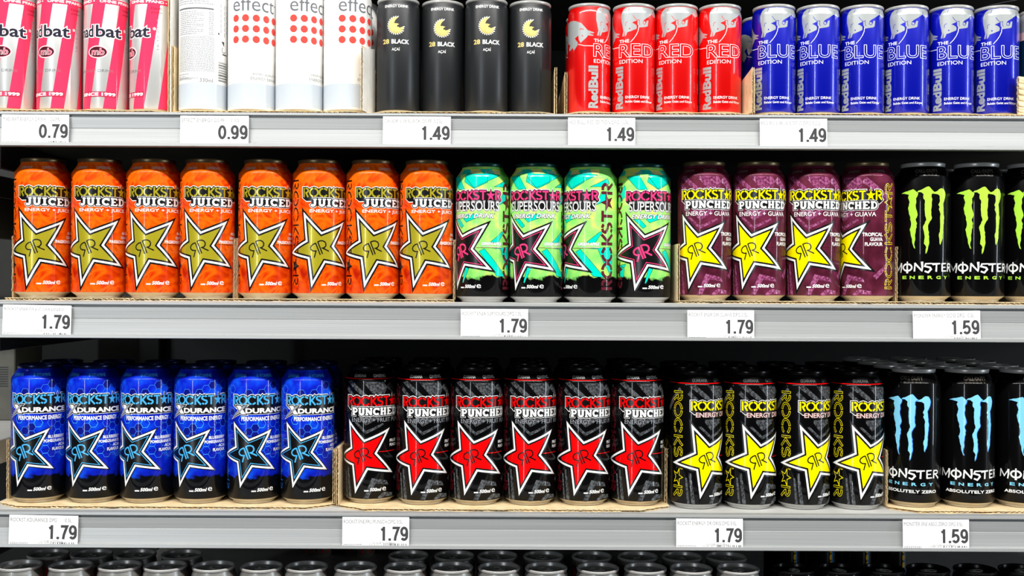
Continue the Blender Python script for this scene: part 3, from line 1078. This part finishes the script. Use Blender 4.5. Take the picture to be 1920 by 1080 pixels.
def make_can(name, shape, R, H, print_mat, art, rim=None, basem=None, label='', cat='can'):
    RU = 33.0 if R > 30 else 29.0 if R > 27 else 26.5
    body, base, lid = shape(R, H)
    root = empty(name, (0, 0, 0), label, cat)
    V, F, N = lathe(body)
    M = [0] * len(F)
    mats = [print_mat]
    if art:
        v2, f2, n2, m2, mm = wrap(art, body, R, RU)
        k = len(V)
        V += v2
        N += n2
        F += [tuple(i + k for i in f) for f in f2]
        M += [i + 1 for i in m2]
        mats += mm
    mesh_obj('body', V, F, mats, M, root, True, N)
    V, F, N = lathe(base)
    mesh_obj('base_rim', V, F, basem or ALUTAN, None, root, True, N)
    V, F, N = lathe(lid)
    lo = mesh_obj('lid', V, F, rim or ALU, None, root, True, N)
    V, F = tab_mesh(lid[-1][1], R / 32.0 if R > 30 else .82)
    mesh_obj('pull_tab', V, F, ALU, None, lo, True)
    return root


# ------------------------------------------------------------------ the setting
SX0, SX1 = -.628, 1.02
X_TALL = .0645


def structure(name, v, f, m):
    o = mesh_obj(name, v, f, m)
    o['kind'] = 'structure'
    return o


structure('floor', *box_data(-3.2, 5.2, -5.4, .80, -1.34, -1.25), FLOORM)
structure('wall_back', *box_data(-3.2, 5.2, .74, .80, -1.25, 1.1), WALLM)

# gondola frame: back panel, uprights and foot
fr = empty('shelving_frame', (0, .5, -1.25), 'dark grey shelving frame with back panel standing behind all the shelves', 'shelving')
LOC = lambda x, y, z: (x - 0, y - .5, z + 1.25)


def part(name, boxes, m, parent, origin=(0, 0, 0)):
    b = MB()
    for bx in boxes:
        v, f = box_data(*bx)
        b.add(([(p[0] - origin[0], p[1] - origin[1], p[2] - origin[2]) for p in v], f), m)
    return b.build(name, parent)


O = (0, .5, -1.25)
part('back_panel', [(-1.9, 2.2, .68, .695, -1.2, .75, .001)], STEELDK, fr, O)
for x in (SX0 - .026, SX1 + .026):
    part('upright', [(x - .02, x + .02, .645, .68, -1.25, .75, .002)], STEELDK, fr, O)
part('foot', [(-1.9, 2.2, .0, .68, -1.25, -1.16, .004)], STEEL, fr, O)


# shelves with their ticket rails -------------------------------------------------
def extrude_x(profile, x0, x1):
    n = len(profile)
    V = [(x, y, z) for x in (x0, x1) for (y, z) in profile]
    F = [(i, i + n, (i + 1) % n + n, (i + 1) % n) for i in range(n)]
    F = [tuple(reversed(f)) for f in F]
    F.append(tuple(range(n)))
    F.append(tuple(reversed(range(n, 2 * n))))
    return V, F


def make_shelf(zs, ztop, zbot, label, x0=SX0, x1=SX1):
    s = empty('metal_shelf', ((x0 + x1) / 2, .2, zs), label, 'shelf', None)
    org = ((x0 + x1) / 2, .2, zs)
    part('shelf_plate', [(x0, x1, -.044, .679, zs - .003, zs, .0008)], STEEL, s, org)
    part('shaded_underside', [(x0, x1, -.042, .679, zs - .028, zs - .0031, .0012)], STEELDK, s, org)  # dark sheet: the shade below the shelf is put into its colour
    for x in (x0 + .006, x1 - .006):
        part('bracket', [(x - .003, x + .003, .0, .64, zs - .062, zs - .0285, .0008)], STEELDK, s, org)
    zm = (ztop + zbot) / 2 + .001
    prof = [(-.0445, ztop), (-.0535, ztop - .0004), (-.0550, ztop - .0012), (-.0552, ztop - .0034), (-.0540, ztop - .0044), (-.0516, ztop - .0047), (-.0514, ztop - .0062),
            (-.0520, ztop - .0068), (-.0508, zm + .0006), (-.0504, zm), (-.0510, zm - .0006), (-.0530, zbot + .0054), (-.0550, zbot + .0046), (-.0574, zbot + .0040), (-.0578, zbot + .0006), (-.0568, zbot), (-.0480, zbot),
            (-.0480, zbot + .002), (-.0445, zbot + .004)]
    V, F = extrude_x(prof, x0, x1)
    V = [(a - org[0], b - org[1], c - org[2]) for a, b, c in V]
    mesh_obj('price_rail', V, F, RAILM, None, s)
    return s


Z1, Z2, Z3, Z4 = .2040, -.0172, -.2645, -.4680
make_shelf(Z1, .2028, .1620, 'long grey metal shelf with price rail under the slim red, blue and white cans')
make_shelf(Z2, -.0176, -.0604, 'long grey metal shelf with price rail under the orange and purple cans')
make_shelf(Z3, -.2617, -.3030, 'long grey metal shelf with price rail under the blue, black and yellow starred cans')
make_shelf(Z4, -.4690, -.5110, 'lowest metal shelf holding silver cans with red stripes')

make_shelf(.4630, .4618, .4210, 'metal shelf added above the slim cans to shade the panel behind the top row')  # added above the frame so the back of the top row falls dark

# the neighbouring bay on the left
nb = empty('metal_shelf', (-.79, .25, -.19), 'short grey shelf edge of the neighbouring bay at far left', 'shelf')
part('shelf_plate', [(-1.5, -.664, .03, .60, -.232, -.2005, .001)], STEEL, nb, (-.79, .25, -.19))
part('price_rail', [(-1.5, -.664, .018, .0295, -.250, -.2005, .002)], STEEL, nb, (-.79, .25, -.19))
nb2 = empty('metal_shelf', (-.79, .25, .14), 'dark shelf of the neighbouring bay beside the leftmost orange can', 'shelf')
part('shelf_plate', [(-1.5, -.652, .06, .45, .112, .140, .001)], STEELDK, nb2, (-.79, .25, .14))
part('bracket', [(-.66, -.654, .06, .45, .06, .1115, .001)], STEELDK, nb2, (-.79, .25, .14))

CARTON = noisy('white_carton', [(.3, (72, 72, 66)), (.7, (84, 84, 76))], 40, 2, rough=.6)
for i, (x0, x1, y0, z1, lab) in enumerate(((-.80, -.737, .30, -.09, 'pale carton pack standing on the neighbouring shelf at far left, front one'), (-.83, -.752, .37, -.05, 'pale carton pack behind the front carton on the neighbouring shelf at far left'))):
    c = empty('carton_pack', ((x0 + x1) / 2, y0 + .03, -.2003), lab, 'carton', 'cartons on the neighbouring shelf')
    og = ((x0 + x1) / 2, y0 + .03, -.2003)
    part('box', [(x0, x1, y0, y0 + .06, -.2003, z1, .0015)], CARTON, c, og)
    bars = [(x1 - .034, x1 - .010, y0 - .0004, y0 - .0001, -.15 + k * .0035, -.15 + k * .0035 + .0016, 0) for k in range(9)]
    part('bar_code', bars, mat('ink_black', INKS['black']), c, og)


# cardboard trays ------------------------------------------------------------------
def corrugated(path, z0, z1, th, seed, tops=None, white=None):
    """upright corrugated board: path [(x, y)] in plan from the front to the back, two liners and a fluted core between"""
    rng = random.Random(seed)
    b = MB()
    n = len(path)
    half = th / 2
    L, R = offset_path(path, half, False), offset_path(path, -half, False)
    lin_t = .00045
    steps = 26
    zs = [z0 + (z1 - z0) * i / steps for i in range(steps + 1)]
    # jagged front edge per row
    jag = [rng.uniform(-.0012, .0012) for _ in zs]

    def sheet(off0, off1, m, jscale=1.0):
        A, B = offset_path(path, off0, False), offset_path(path, off1, False)
        V, F = [], []
        for si, z in enumerate(zs):
            for Q in (A, B):
                for k, (x, y) in enumerate(Q):
                    yy = y + (jag[si] * jscale if k == 0 else 0)
                    zz = z
                    if tops and si == steps:
                        zz = z + tops[min(k, len(tops) - 1)]
                    V.append((x, yy, zz))
        w_ = 2 * n
        for si in range(steps):
            for k in range(n - 1):
                p, q = si * w_ + k, (si + 1) * w_ + k
                F.append((p, p + 1, q + 1, q))
                F.append((p + n + 1, p + n, q + n, q + n + 1))
            p, q = si * w_, (si + 1) * w_
            F.append((p + n, p, q, q + n))
            F.append((p + n - 1, p + 2 * n - 1, q + 2 * n - 1, q + n - 1))
        t = steps * w_
        for k in range(n - 1):
            F.append((t + k, t + k + 1, t + n + k + 1, t + n + k))
            F.append((k + 1, k, n + k, n + k + 1))
        b.add((V, F), m)
    sheet(half, half - lin_t, KRAFT)
    sheet(-half + lin_t, -half, white if white else KRAFT, -1.0)
    # fluted core
    m = int((z1 - z0) / .0007)
    V, F = [], []
    for i in range(m + 1):
        z = z0 + (z1 - z0) * i / m
        o = (half - lin_t) * .93 * math.sin(2 * math.pi * (z - z0) / .0062)
        for t_ in (-.00018, .00018):
            Q = offset_path(path, o, False)
            for k, (x, y) in enumerate(Q):
                V.append((x, y + (.0006 if k == 0 else 0), z + t_))
    for i in range(m):
        for k in range(n - 1):
            p = i * 2 * n + k
            q = p + 2 * n
            F.append((p, p + 1, q + 1, q))
            F.append((p + n, q + n, q + n + 1, p + n + 1))
    b.add((V, F), KRAFT)
    return b


def tray_base(xa, xb, z, th, yfront, cut, seed, yback, flap=0.0):
    """corrugated floor of a tray with torn front edge and cut corners"""
    rng = random.Random(seed)
    b = MB()
    n = int((xb - xa) / .0035)
    xs = [xa + (xb - xa) * i / n for i in range(n + 1)]

    def fy(x, j):
        e = min(x - xa, xb - x)
        y = yfront + j
        if e < cut:
            y += (cut - e) * .75
        return y
    for z0, z1, amp in ((z, z + .0005, .0022), (z + th - .0005, z + th, .0014)):
        V, F = [], []
        jit = 0
        for x in xs:
            jit = jit * .6 + rng.uniform(-amp, amp)
            y = fy(x, jit)
            V += [(x, y, z0), (x, y, z1), (x, yback, z0), (x, yback, z1)]
        for i in range(n):
            p, q = 4 * i, 4 * i + 4
            F += [(p, q, q + 1, p + 1), (p + 1, q + 1, q + 3, p + 3), (p + 2, p, p + 1 - 1 + 0, p + 2)[:0] or (p, p + 2, q + 2, q), (p + 2, p + 3, q + 3, q + 2)]
        F += [(0, 1, 3, 2), (4 * n, 4 * n + 2, 4 * n + 3, 4 * n + 1)]
        b.add((V, F), KRAFT)
    # flutes
    m = int((xb - xa) / .0007)
    V, F = [], []
    for i in range(m + 1):
        x = xa + (xb - xa) * i / m
        zz = z + th / 2 + (th / 2 - .0006) * math.sin(2 * math.pi * (x - xa) / .0062)
        y = fy(x, .0012 + .0007 * math.sin(x * 900))
        V += [(x - .0001, y, zz - .0002), (x + .0001, y, zz + .0002), (x, yback, zz - .0002), (x, yback, zz + .0002)]
    for i in range(m):
        p, q = 4 * i, 4 * i + 4
        F += [(p, q, q + 1, p + 1), (p + 1, q + 1, q + 3, p + 3), (p, p + 2, q + 2, q)]
    b.add((V, F), KRAFT)
    return b


SEED = [100]


def make_tray(label, xa, xb, zs, left=None, right=None, yfront=-.036, cut=.018, yback=.27, th=.0028, wth=.0027):
    """left / right: (plan path, height, top offsets, outer liner material)"""
    t = empty('cardboard_tray', ((xa + xb) / 2, .1, zs), label, 'tray', 'torn-open cardboard trays under the cans')
    og = ((xa + xb) / 2, .1, zs)

    def put(b, nm):
        b.v = [(p[0] - og[0], p[1] - og[1], p[2] - og[2]) for p in b.v]
        return b.build(nm, t)
    SEED[0] += 1
    put(tray_base(xa, xb, zs + .0001, th, yfront, cut, SEED[0], yback), 'tray_base')
    for s in (left, right):
        if s:
            path, h, tops, wm = (list(s) + [None, None])[:4]
            SEED[0] += 1
            put(corrugated(path, zs + th + .0003, h, wth, SEED[0], tops, wm), 'side_wall')
    return t


YB = .265
T1, T2, T3 = Z1 + .0003, Z2 + .0002, Z3 + .0002
make_tray('brown cardboard tray with tall side under the pink striped cans', -.66, -.4078, T1, None, ([(-.4091, -.022), (-.4091, YB)], .36, None, KRAFTWHITE))
make_tray('pale lined cardboard tray holding the white cans with coral dots', -.4072, -.1682, T1, ([(-.4058, -.018), (-.4058, YB)], .287, [.0, .012]), ([(-.1772, -.040), (-.1732, -.020), (-.1686, .000), (-.1686, YB)], .284, [-.012, 0, .004], KRAFTWHITE))
make_tray('low brown cardboard tray under the black cans with golden bird', -.1668, .053, T1, ([(-.1662, .003), (-.1662, YB)], .263), ([(.0512, -.016), (.0496, YB)], .264))
make_tray('brown cardboard tray under the slim red cans', .061, .2835, T1, ([(.0635, -.014), (.0640, YB)], .259), ([(.2815, -.042), (.2785, .0), (.2785, YB)], .252, [.008, .0]), yfront=-.0365)
make_tray('brown cardboard tray under the slim bright blue cans', .2850, .6155, T1, ([(.2866, -.022), (.2866, YB)], .254), ([(.5948, -.0350), (.6115, -.0275), (.6135, -.002), (.6135, YB)], .252), yfront=-.0365)
make_tray('cardboard tray under the four leftmost orange cans', -.6035, -.3340, T2, ([(-.6022, -.004), (-.6022, YB)], .0600), ([(-.3352, -.0045), (-.3352, YB)], .0580), wth=.0020)
make_tray('cardboard tray under the four orange cans beside the lime cans', -.3334, -.0688, T2, ([(-.3322, -.003), (-.3322, YB)], .0585), ([(-.0693, -.016), (-.0693, YB)], .0575), wth=.0020)
make_tray('cardboard tray under the purple cans', .1964, .4644, T2, ([(.1980, -.022), (.1980, YB)], .0535), ([(.4630, -.006), (.4630, YB)], .0520))
make_tray('flat cardboard tray under the black cans with green claw marks', .4650, .72, T2, None, None)
make_tray('cardboard tray under the blue cans with hexagons', -.6180, -.2125, T3, ([(-.6163, .016), (-.6163, YB)], -.1925, [.004, 0]), ([(-.2140, -.003), (-.2140, YB)], -.1965), cut=.030, yfront=-.0235)
make_tray('cardboard tray under the black cans with red stars', -.2105, .1905, T3, ([(-.2082, -.012), (-.2072, YB)], -.192, [-.006, .004]), ([(.1888, .010), (.1880, YB)], -.193, [-.003, .003]), cut=.036, yfront=-.031)
make_tray('cardboard tray under the black cans with pale blue claw marks', .4552, .72, T3, ([(.4567, .006), (.4567, YB)], -.1950, [0, .004]), None, wth=.0019, cut=.03, yfront=-.029)


# price tags ------------------------------------------------------------------------
def make_tag(x0, x1, z1, z0, name, price, label, small, tilt=0.0, code=True):
    """paper slip in the rail, printed on its front"""
    x0, x1, z0, z1 = (q * .9951 for q in (x0, x1, z0, z1))
    cx, cz = (x0 + x1) / 2, (z0 + z1) / 2
    wmm, hmm = (x1 - x0) * 1000, (z1 - z0) * 1000
    a = Art()
    a.text(name, (wmm * .02, hmm - 7.6, wmm * (.02 + .0295 * len(name) if len(name) < 31 else .97), hmm - 3.2), 'dim', 1, -.004)
    a.price(price, (wmm * .555, hmm - 27.2, wmm * .985, hmm - 11.2), 'pricegrey', 1)
    if small:
        a.text(small, (wmm * .46, hmm - 31, wmm * .78, hmm - 28.6), 'dim', 1, -.004)
    rng = random.Random(int(x0 * 1e4))
    u = wmm * .42
    while not small and u < wmm * .68:
        d = rng.uniform(.6, 2.2)
        a.rect(u, hmm - 30.4, u + d, hmm - 29.2, 'palegrey', 1)
        u += d + rng.uniform(.4, 1.2)
    u = wmm * .40
    while code and u < wmm * .96:
        a.rect(u, 2.4, u + rng.uniform(.4, 1.4), 4.6, 'palegrey' if u < wmm * .6 else 'dim', 1)
        u += rng.uniform(1.2, 3.2)
    u = 1.5
    while code and u < wmm * .28:
        d = rng.uniform(.8, 2.4)
        a.rect(u, 3.2, u + d, 3.8, 'dim', 1)
        a.rect(u, 1.8, u + d * .8, 2.4, 'dim', 1)
        u += d + .5
    b = MB()
    v, f = box_data(-wmm / 2000, wmm / 2000, 0, .0003, -hmm / 2000, hmm / 2000)
    b.add((v, f), PAPER)
    for poly, col, lay in a.t:
        ar = sum(poly[i][0] * poly[(i + 1) % len(poly)][1] - poly[(i + 1) % len(poly)][0] * poly[i][1] for i in range(len(poly)))
        p = poly if ar > 0 else poly[::-1]
        b.add(([(q[0] / 1000 - wmm / 2000, -.00006 - .00002 * (lay - 1), q[1] / 1000 - hmm / 2000) for q in p], [tuple(range(len(p)))]), flat_ink(col))
    o = b.build('price_tag')
    o.location = (cx, -.0562, cz)
    o.rotation_euler = (math.radians(-2.0), tilt, 0)
    tag(o, label, 'price tag', 'price tags in the shelf rails')
    return o


def flat_ink(n):
    k = 'paperink_' + n
    return mat(k, INKS[n], .8, 0, 0, .2)


PF = '1L=3.58 +0.25 Pfand'
make_tag(-.5950, -.5167, .1994, .1640, 'MAD BAT ENERGY DRINK    250ML', '0.79', 'white price tag reading 0.79 below the pink striped cans', None, 0, True)
make_tag(-.3871, -.3074, .1990, .1630, 'EFFECT ENERGY DS.PF     0.33L', '0.99', 'white price tag reading 0.99 below the white dotted cans', None, 0, False)
make_tag(-.1512, -.0722, .1992, .1630, 'CALIDRIS 28 BLACK DS/PF 0.25L', '1.49', 'white price tag reading 1.49 below the black cans with golden bird', None, 0, False)
make_tag(.0643, .1426, .1988, .1630, 'RED BULL RED EDITION DPG 0.25L', '1.49', 'white price tag reading 1.49 below the slim red cans', None, 0, False)
make_tag(.2877, .3661, .1988, .1630, 'RED BULL BLUE EDITIO.DPG 0.25L', '1.49', 'white price tag reading 1.49 below the slim bright blue cans', None, 0, False)
make_tag(-.5928, -.5131, -.0224, -.0592, 'ROCKST.ENER.DR.JUC.ORA.DPG0.5L', '1.79', 'slightly tilted price tag reading 1.79 below the leftmost orange cans', PF, .012)
make_tag(-.0595, .0189, -.0246, -.0598, 'ROCKST.ENER.SUP.SOURS DPG 0.5L', '1.79', 'white price tag reading 1.79 below the lime and teal cans', PF)
make_tag(.2044, .2821, -.0246, -.0598, 'ROCKST.ENER.DRI.GUAVE DPG 0.5L', '1.79', 'white price tag reading 1.79 below the purple cans', PF)
make_tag(.4670, .5454, -.0243, -.0600, 'MONSTER ENERGY DOSE DPG   0.5L', '1.59', 'white price tag reading 1.59 below the cans with green claw marks', PF, -.012)
make_tag(-.5842, -.5039, -.2672, -.3027, 'ROCKST.XDURANCE DPG       0.5L', '1.79', 'white price tag reading 1.79 below the blue cans with hexagons', PF, .012)
make_tag(-.1962, -.1184, -.2674, -.3026, 'ROCKST.ENE.FRU.PUNSCH DPG 0.5L', '1.79', 'white price tag reading 1.79 below the black cans with red stars', PF)
make_tag(.1925, .2702, -.2674, -.3026, 'ROCKST.ENERGY DR.ORIG.DPG 0.5L', '1.79', 'white price tag reading 1.79 below the black cans with yellow stars', PF)
make_tag(.4563, .5334, -.2672, -.3022, 'MONSTER ENE.ABSO.ZERO DPG 0.5L', '1.59', 'white price tag reading 1.59 below the cans with pale blue claw marks', PF)


# ------------------------------------------------------------------ the cans
ORD = ['first', 'second', 'third', 'fourth', 'fifth', 'sixth', 'seventh', 'eighth']


def row(proto, R, spots, z, desc, where, group, cat='can'):
    """spots: (x, y, turn in mm of arc). The first spot takes the prototype itself."""
    out = []
    for i, s in enumerate(spots):
        x, y, turn = s[:3]
        zz = s[3] if len(s) > 3 else z
        o = proto if (i == 0 and not proto.get('used')) else copy_tree(proto)
        if i == 0:
            proto['used'] = 1
        o.location = (x, y, zz)
        o.rotation_euler = (0, 0, turn / (33.0 if R > 30 else 29.0 if R > 27 else 26.5))
        if len(spots) == 1:
            lab = f'{desc}, {where}'
        else:
            lab = f'{desc}, {ORD[i]} from left {where}'
        tag(o, lab, cat, group)
        out.append(o)
    return out


def behind(proto, R, xs, ys, z, desc, where, group, turn=0.0):
    k = 0
    for j, y in enumerate(ys):
        for i, x in enumerate(xs):
            o = copy_tree(proto)
            o.location = (x, y, z)
            o.rotation_euler = (0, 0, (turn + 23 * ((i * 7 + j * 3) % 9)) / R)
            tag(o, f'{desc}, {ORD[i]} from left, {where[j]}', 'can', group)


TC1 = T1 + .0031
TC2 = T2 + .0031
TC3 = T3 + .0031
R5, R2 = 32.15, 25.8

# top shelf
p = make_can('slim_can', slim_profile, R2, 148, SILVERCAN, striped_art())
row(p, R2, [(-.6043, 0, -.5), (-.5483, 0, -4.7), (-.4920, 0, 1.4), (-.4366, 0, -21.1)], TC1, 'slim can with pink and silver stripes', 'on the top shelf', 'pink striped cans in the front row')
p = make_can('slim_can', slim_profile, 28.8, 148, WHITECAN, dots_art())
row(p, 28.8, [(-.3745, 0, 91.0), (-.3154, 0, -.6), (-.2579, 0, 11.5), (-.2001, 0, 11.2)], TC1, 'white slim can', 'in the pale tray', 'white dotted cans in the front row')
for o, l in zip([x for x in C.objects if x.get('group') == 'white dotted cans in the front row'], ('white slim can turned to show its table of small grey print and bar code', 'white can with grey lettering and five columns of coral dots, beside the small print can', 'white can with coral dots, between two other dotted cans', 'white can with coral dots, beside the black cans and half behind a torn white flap')):
    o['label'] = l
behind(p, 28.8, [-.3749, -.2002], [.0585], TC1, 'white dotted can', ['half hidden behind the front white cans'], 'white dotted cans in the second row', 10)
p = make_can('slim_can', slim_profile, R2, 138, BLACKMATTE, bird_art())
row(p, R2, [(-.1390, .0, -.3), (-.0860, .013, .7), (-.0323, .0, 1.2), (.0208, .013, .3)], TC1, 'matt black slim can with golden bird', 'on the top shelf', 'black cans with golden bird')
p = make_can('slim_can', slim_profile, R2, 131.7, REDCAN, bull_art('red', 'RED'))
red = p
row(p, R2, [(.0920, 0, 24.6), (.1458, 0, -1), (.1976, 0, -7.2), (.2498, 0, -.2)], TC1, 'slim red can with silver bull', 'on the top shelf', 'slim red cans in the front row')
behind(red, R2, [.0919], [.058], TC1, 'slim red can mostly hidden', ['right behind the leftmost red can'], 'slim red cans in the second row', 5)
[x for x in C.objects if x.get('group') == 'slim red cans in the second row'][0]['label'] = 'slim red can peeking out behind the leftmost red can'
MATS['ink_bluebody'] = BLUECAN
p = make_can('slim_can', slim_profile, R2, 131.7, BLUECAN, bull_art('bluebody', 'BLUE'))
row(p, R2, [(.3151, 0, -5.4), (.3685, 0, -10), (.4218, 0, -9.2), (.4756, 0, -12.6), (.5297, 0, -5.7), (.5842, 0, -8.7)], TC1, 'slim bright blue can with silver bull', 'on the top shelf', 'slim bright blue cans in the front row')
o = copy_tree(p)
o.location = (.3140, .056, TC1)
o.rotation_euler = (0, 0, .5)
tag(o, 'slim blue can peeking out behind the leftmost bright blue can', 'can', 'slim bright blue cans in the second row')
tealm = mat('dark_teal_print', (10, 52, 84), .3, .2, .6)
ta = Art()
ta.rect(-81, 104, 81, 128, 'silver', 1)
ta.rect(-81, 96, 81, 106, 'salmon', 2)
p = make_can('slim_can', slim_profile, R2, 131.7, tealm, ta)
p.location = (.6445, .012, TC1)
tag(p, 'dark teal can with silver top cut off at the right picture edge', 'can')

# middle shelf
p = make_can('tall_can', tall_profile, R5, 166, ORANGE, star_can_art('orange'), rim=ALUDARK)
orange = [(-.5678, 0, 3.6), (-.4992, 0, -1.3), (-.4334, 0, -1.4), (-.3686, 0, -1.6), (-.2983, 0, -2.8), (-.2334, 0, 5.8), (-.1687, 0, 3.3), (-.1038, 0, -4.4)]
row(p, R5, orange, TC2, 'tall orange can with gold star', 'on the middle shelf', 'orange cans with gold star')
p = make_can('tall_can', tall_profile, R5, 166, LIME, star_can_art('lime'), rim=mat('teal_lacquered_lid', (10, 66, 62), .3, .5), basem=ALU)
row(p, R5, [(-.0362, .002, -29), (.0289, 0, -19.6), (.0942, 0, -46.6), (.1594, .003, -5.6)], Z2 + .0003, 'tall lime and teal can with black star', 'on the middle shelf', 'lime and teal cans with black star')
p = make_can('tall_can', tall_profile, R5, 166, PURPLE, star_can_art('plum'), rim=ALUDARK)
row(p, R5, [(.2323, 0, -16), (.2978, 0, -18.3), (.3632, 0, -18.5), (.4286, 0, -46.6)], TC2, 'tall purple can with yellow star', 'on the middle shelf', 'purple cans with yellow star')
gcan = make_can('tall_can', tall_profile, R5, 166, BLACK, claw_can_art('green', 'green', False))
row(gcan, R5, [(.4972, .002, -1.8), (.5618, .002, 0), (.6270, .002, -5.8)], TC2, 'tall black can with lime green claw marks', 'on the middle shelf', 'black cans with green claw marks')
behind(gcan, R5, [.5618, .6264], [.068], TC2, 'hidden black green-clawed can', ['second row of middle shelf'], 'black cans with green claw marks, second row')

# third shelf
Y3 = .018
hexc = make_can('tall_can', tall_profile, R5, 166, BLUEHEX, star_can_art('hex'), rim=mat('blue_lacquered_lid', (10, 24, 70), .26, .6))
hx = [-.5785, -.5111, -.4456, -.3801, -.3148, -.2496]
row(hexc, R5, [(x, Y3, t) for x, t in zip(hx, (-6.2, -7.5, -10.9, -11.4, -1.9, -4.5))], TC3, 'tall blue hexagon can with black star', 'on the third shelf', 'blue hexagon cans with black star')
crim = make_can('tall_can', tall_profile, R5, 166, BLACK, star_can_art('crimson'), rim=BLACKLID)
cx = [-.1733, -.1082, -.0426, .0226, .0884, .1536]
row(crim, R5, [(x, Y3 + (-.002 if i else .006), t) for i, (x, t) in enumerate(zip(cx, (-6.2, -2.5, -4.7, -4.6, -4.5, -4.4)))], TC3, 'tall black can with red star', 'on the third shelf', 'black cans with red star')
sun = make_can('tall_can', tall_profile, R5, 166, BLACK, star_can_art('sun'), rim=BLACKLID, basem=ALU)
sx = [.2252, .2906, .3560, .4212]
row(sun, R5, [(x, Y3 - .004, t) for x, t in zip(sx, (9.6, 4.9, 8.3, 5.4))], Z3 + .0003, 'tall black can with yellow star', 'on the third shelf', 'black cans with yellow star')
ice = make_can('tall_can', tall_profile, R5, 166, BLACK, claw_can_art('iceblue', 'hexblue', True))
ix = [.4915, .5566, .6240]
row(ice, R5, [(x, Y3 - .003, t) for x, t in zip(ix, (-9, 3.6, 8))], TC3, 'tall black can with pale blue claw marks', 'on the third shelf', 'black cans with pale blue claw marks')
W3 = ['second row', 'third row', 'fourth row']
behind(hexc, R5, hx, [Y3 + .066], TC3, 'dark top of a blue hexagon can', W3, 'blue hexagon cans in the second row')
behind(crim, R5, cx, [Y3 + .0725, Y3 + .138], TC3, 'lid of a black red-starred can', W3, 'black red-star cans in the back rows')
behind(sun, R5, sx, [Y3 + .066, Y3 + .132], Z3 + .0003, 'lid of a black yellow-starred can', W3, 'black yellow-star cans in the back rows')
behind(ice, R5, ix, [Y3 + .0655, Y3 + .131, Y3 + .1965], TC3, 'lid of a black claw-marked can', W3, 'pale blue claw cans in the back rows')

# lowest shelf
B1 = [-.5936, -.5320, -.4726, -.4178, -.3591, -.3010, -.2468, -.1875, -.1275, -.0710, -.0139, .0429, .1054, .1629, .2183, .2751]
LETTER = Z4 + .0003
small = make_can('slim_can', slim_profile, R2, 135, mat('plain_silver_can', (142, 142, 138), .34, .6, .2), small_stripe_art())
nm = ['leftmost of the open row', 'second from left', 'third from left', 'fourth from left', 'fifth from left', 'sixth from left', 'seventh from left', 'eighth from left', 'eighth from right', 'seventh from right', 'sixth from right', 'fifth from right', 'fourth from right', 'third from right', 'second from right', 'rightmost, beside the black lids']
for i, x in enumerate(B1):
    o = small if i == 0 else copy_tree(small)
    o.location = (x * .988, -.016, LETTER)
    o.rotation_euler = (0, 0, .37 * i)
    tag(o, f'silver red-striped can on the lowest shelf, {nm[i]}', 'can', 'silver striped cans, front row of the lowest shelf')
B2 = [-.5834, -.5283, -.4735, -.4150, -.1288, -.0710, -.0165, .0413, .1025, .1603, .2162, .2720]
nm2 = ['leftmost', 'second', 'third', 'fourth', 'fifth', 'sixth', 'seventh', 'eighth', 'ninth', 'tenth', 'eleventh', 'rightmost']
for i, x in enumerate(B2):
    o = copy_tree(small)
    o.location = (x * .988, .0405, LETTER)
    o.rotation_euler = (0, 0, .61 * i)
    tag(o, f'silver lid in second row of the lowest shelf, {nm2[i]}', 'can', 'silver striped cans, second row of the lowest shelf')
for i, x in enumerate((-.3370, -.2636)):
    o = copy_tree(small)
    o.location = (x, .595, LETTER)
    o.rotation_euler = (0, 0, .2 + i)
    tag(o, 'silver striped can far back on the lowest shelf, ' + ('left one' if i == 0 else 'right one'), 'can', 'silver cans far back on the lowest shelf')
dark = make_can('slim_can', slim_profile, R2, 135, BLACK, None, rim=BLACKLID, basem=ALU)
dk = ['leftmost, beside the silver cans', 'second from left', 'third from left', 'third from right', 'second from right', 'rightmost at the picture edge']
for i, x in enumerate((.3435, .3980, .4512, .5054, .5629, .6177)):
    o = dark if i == 0 else copy_tree(dark)
    o.location = (x * .988, -.014, LETTER)
    o.rotation_euler = (0, 0, .5 * i)
    tag(o, f'slim black can with black lid on the lowest shelf, {dk[i]}', 'can', 'black-lidded cans on the lowest shelf')
patch = make_can('slim_can', slim_profile, R2, 135, BLACK, bottle_patch_art())
row(patch, R2, [(x - .018, .35, 10) for x in (.4311, .4834 + .002, .5364 + .004, .5894 + .006)], LETTER, 'dark yellow-blue printed can', 'far back on lowest shelf', 'yellow and blue printed cans at the back')

for o in C.objects:
    if 'used' in o.keys():
        del o['used']
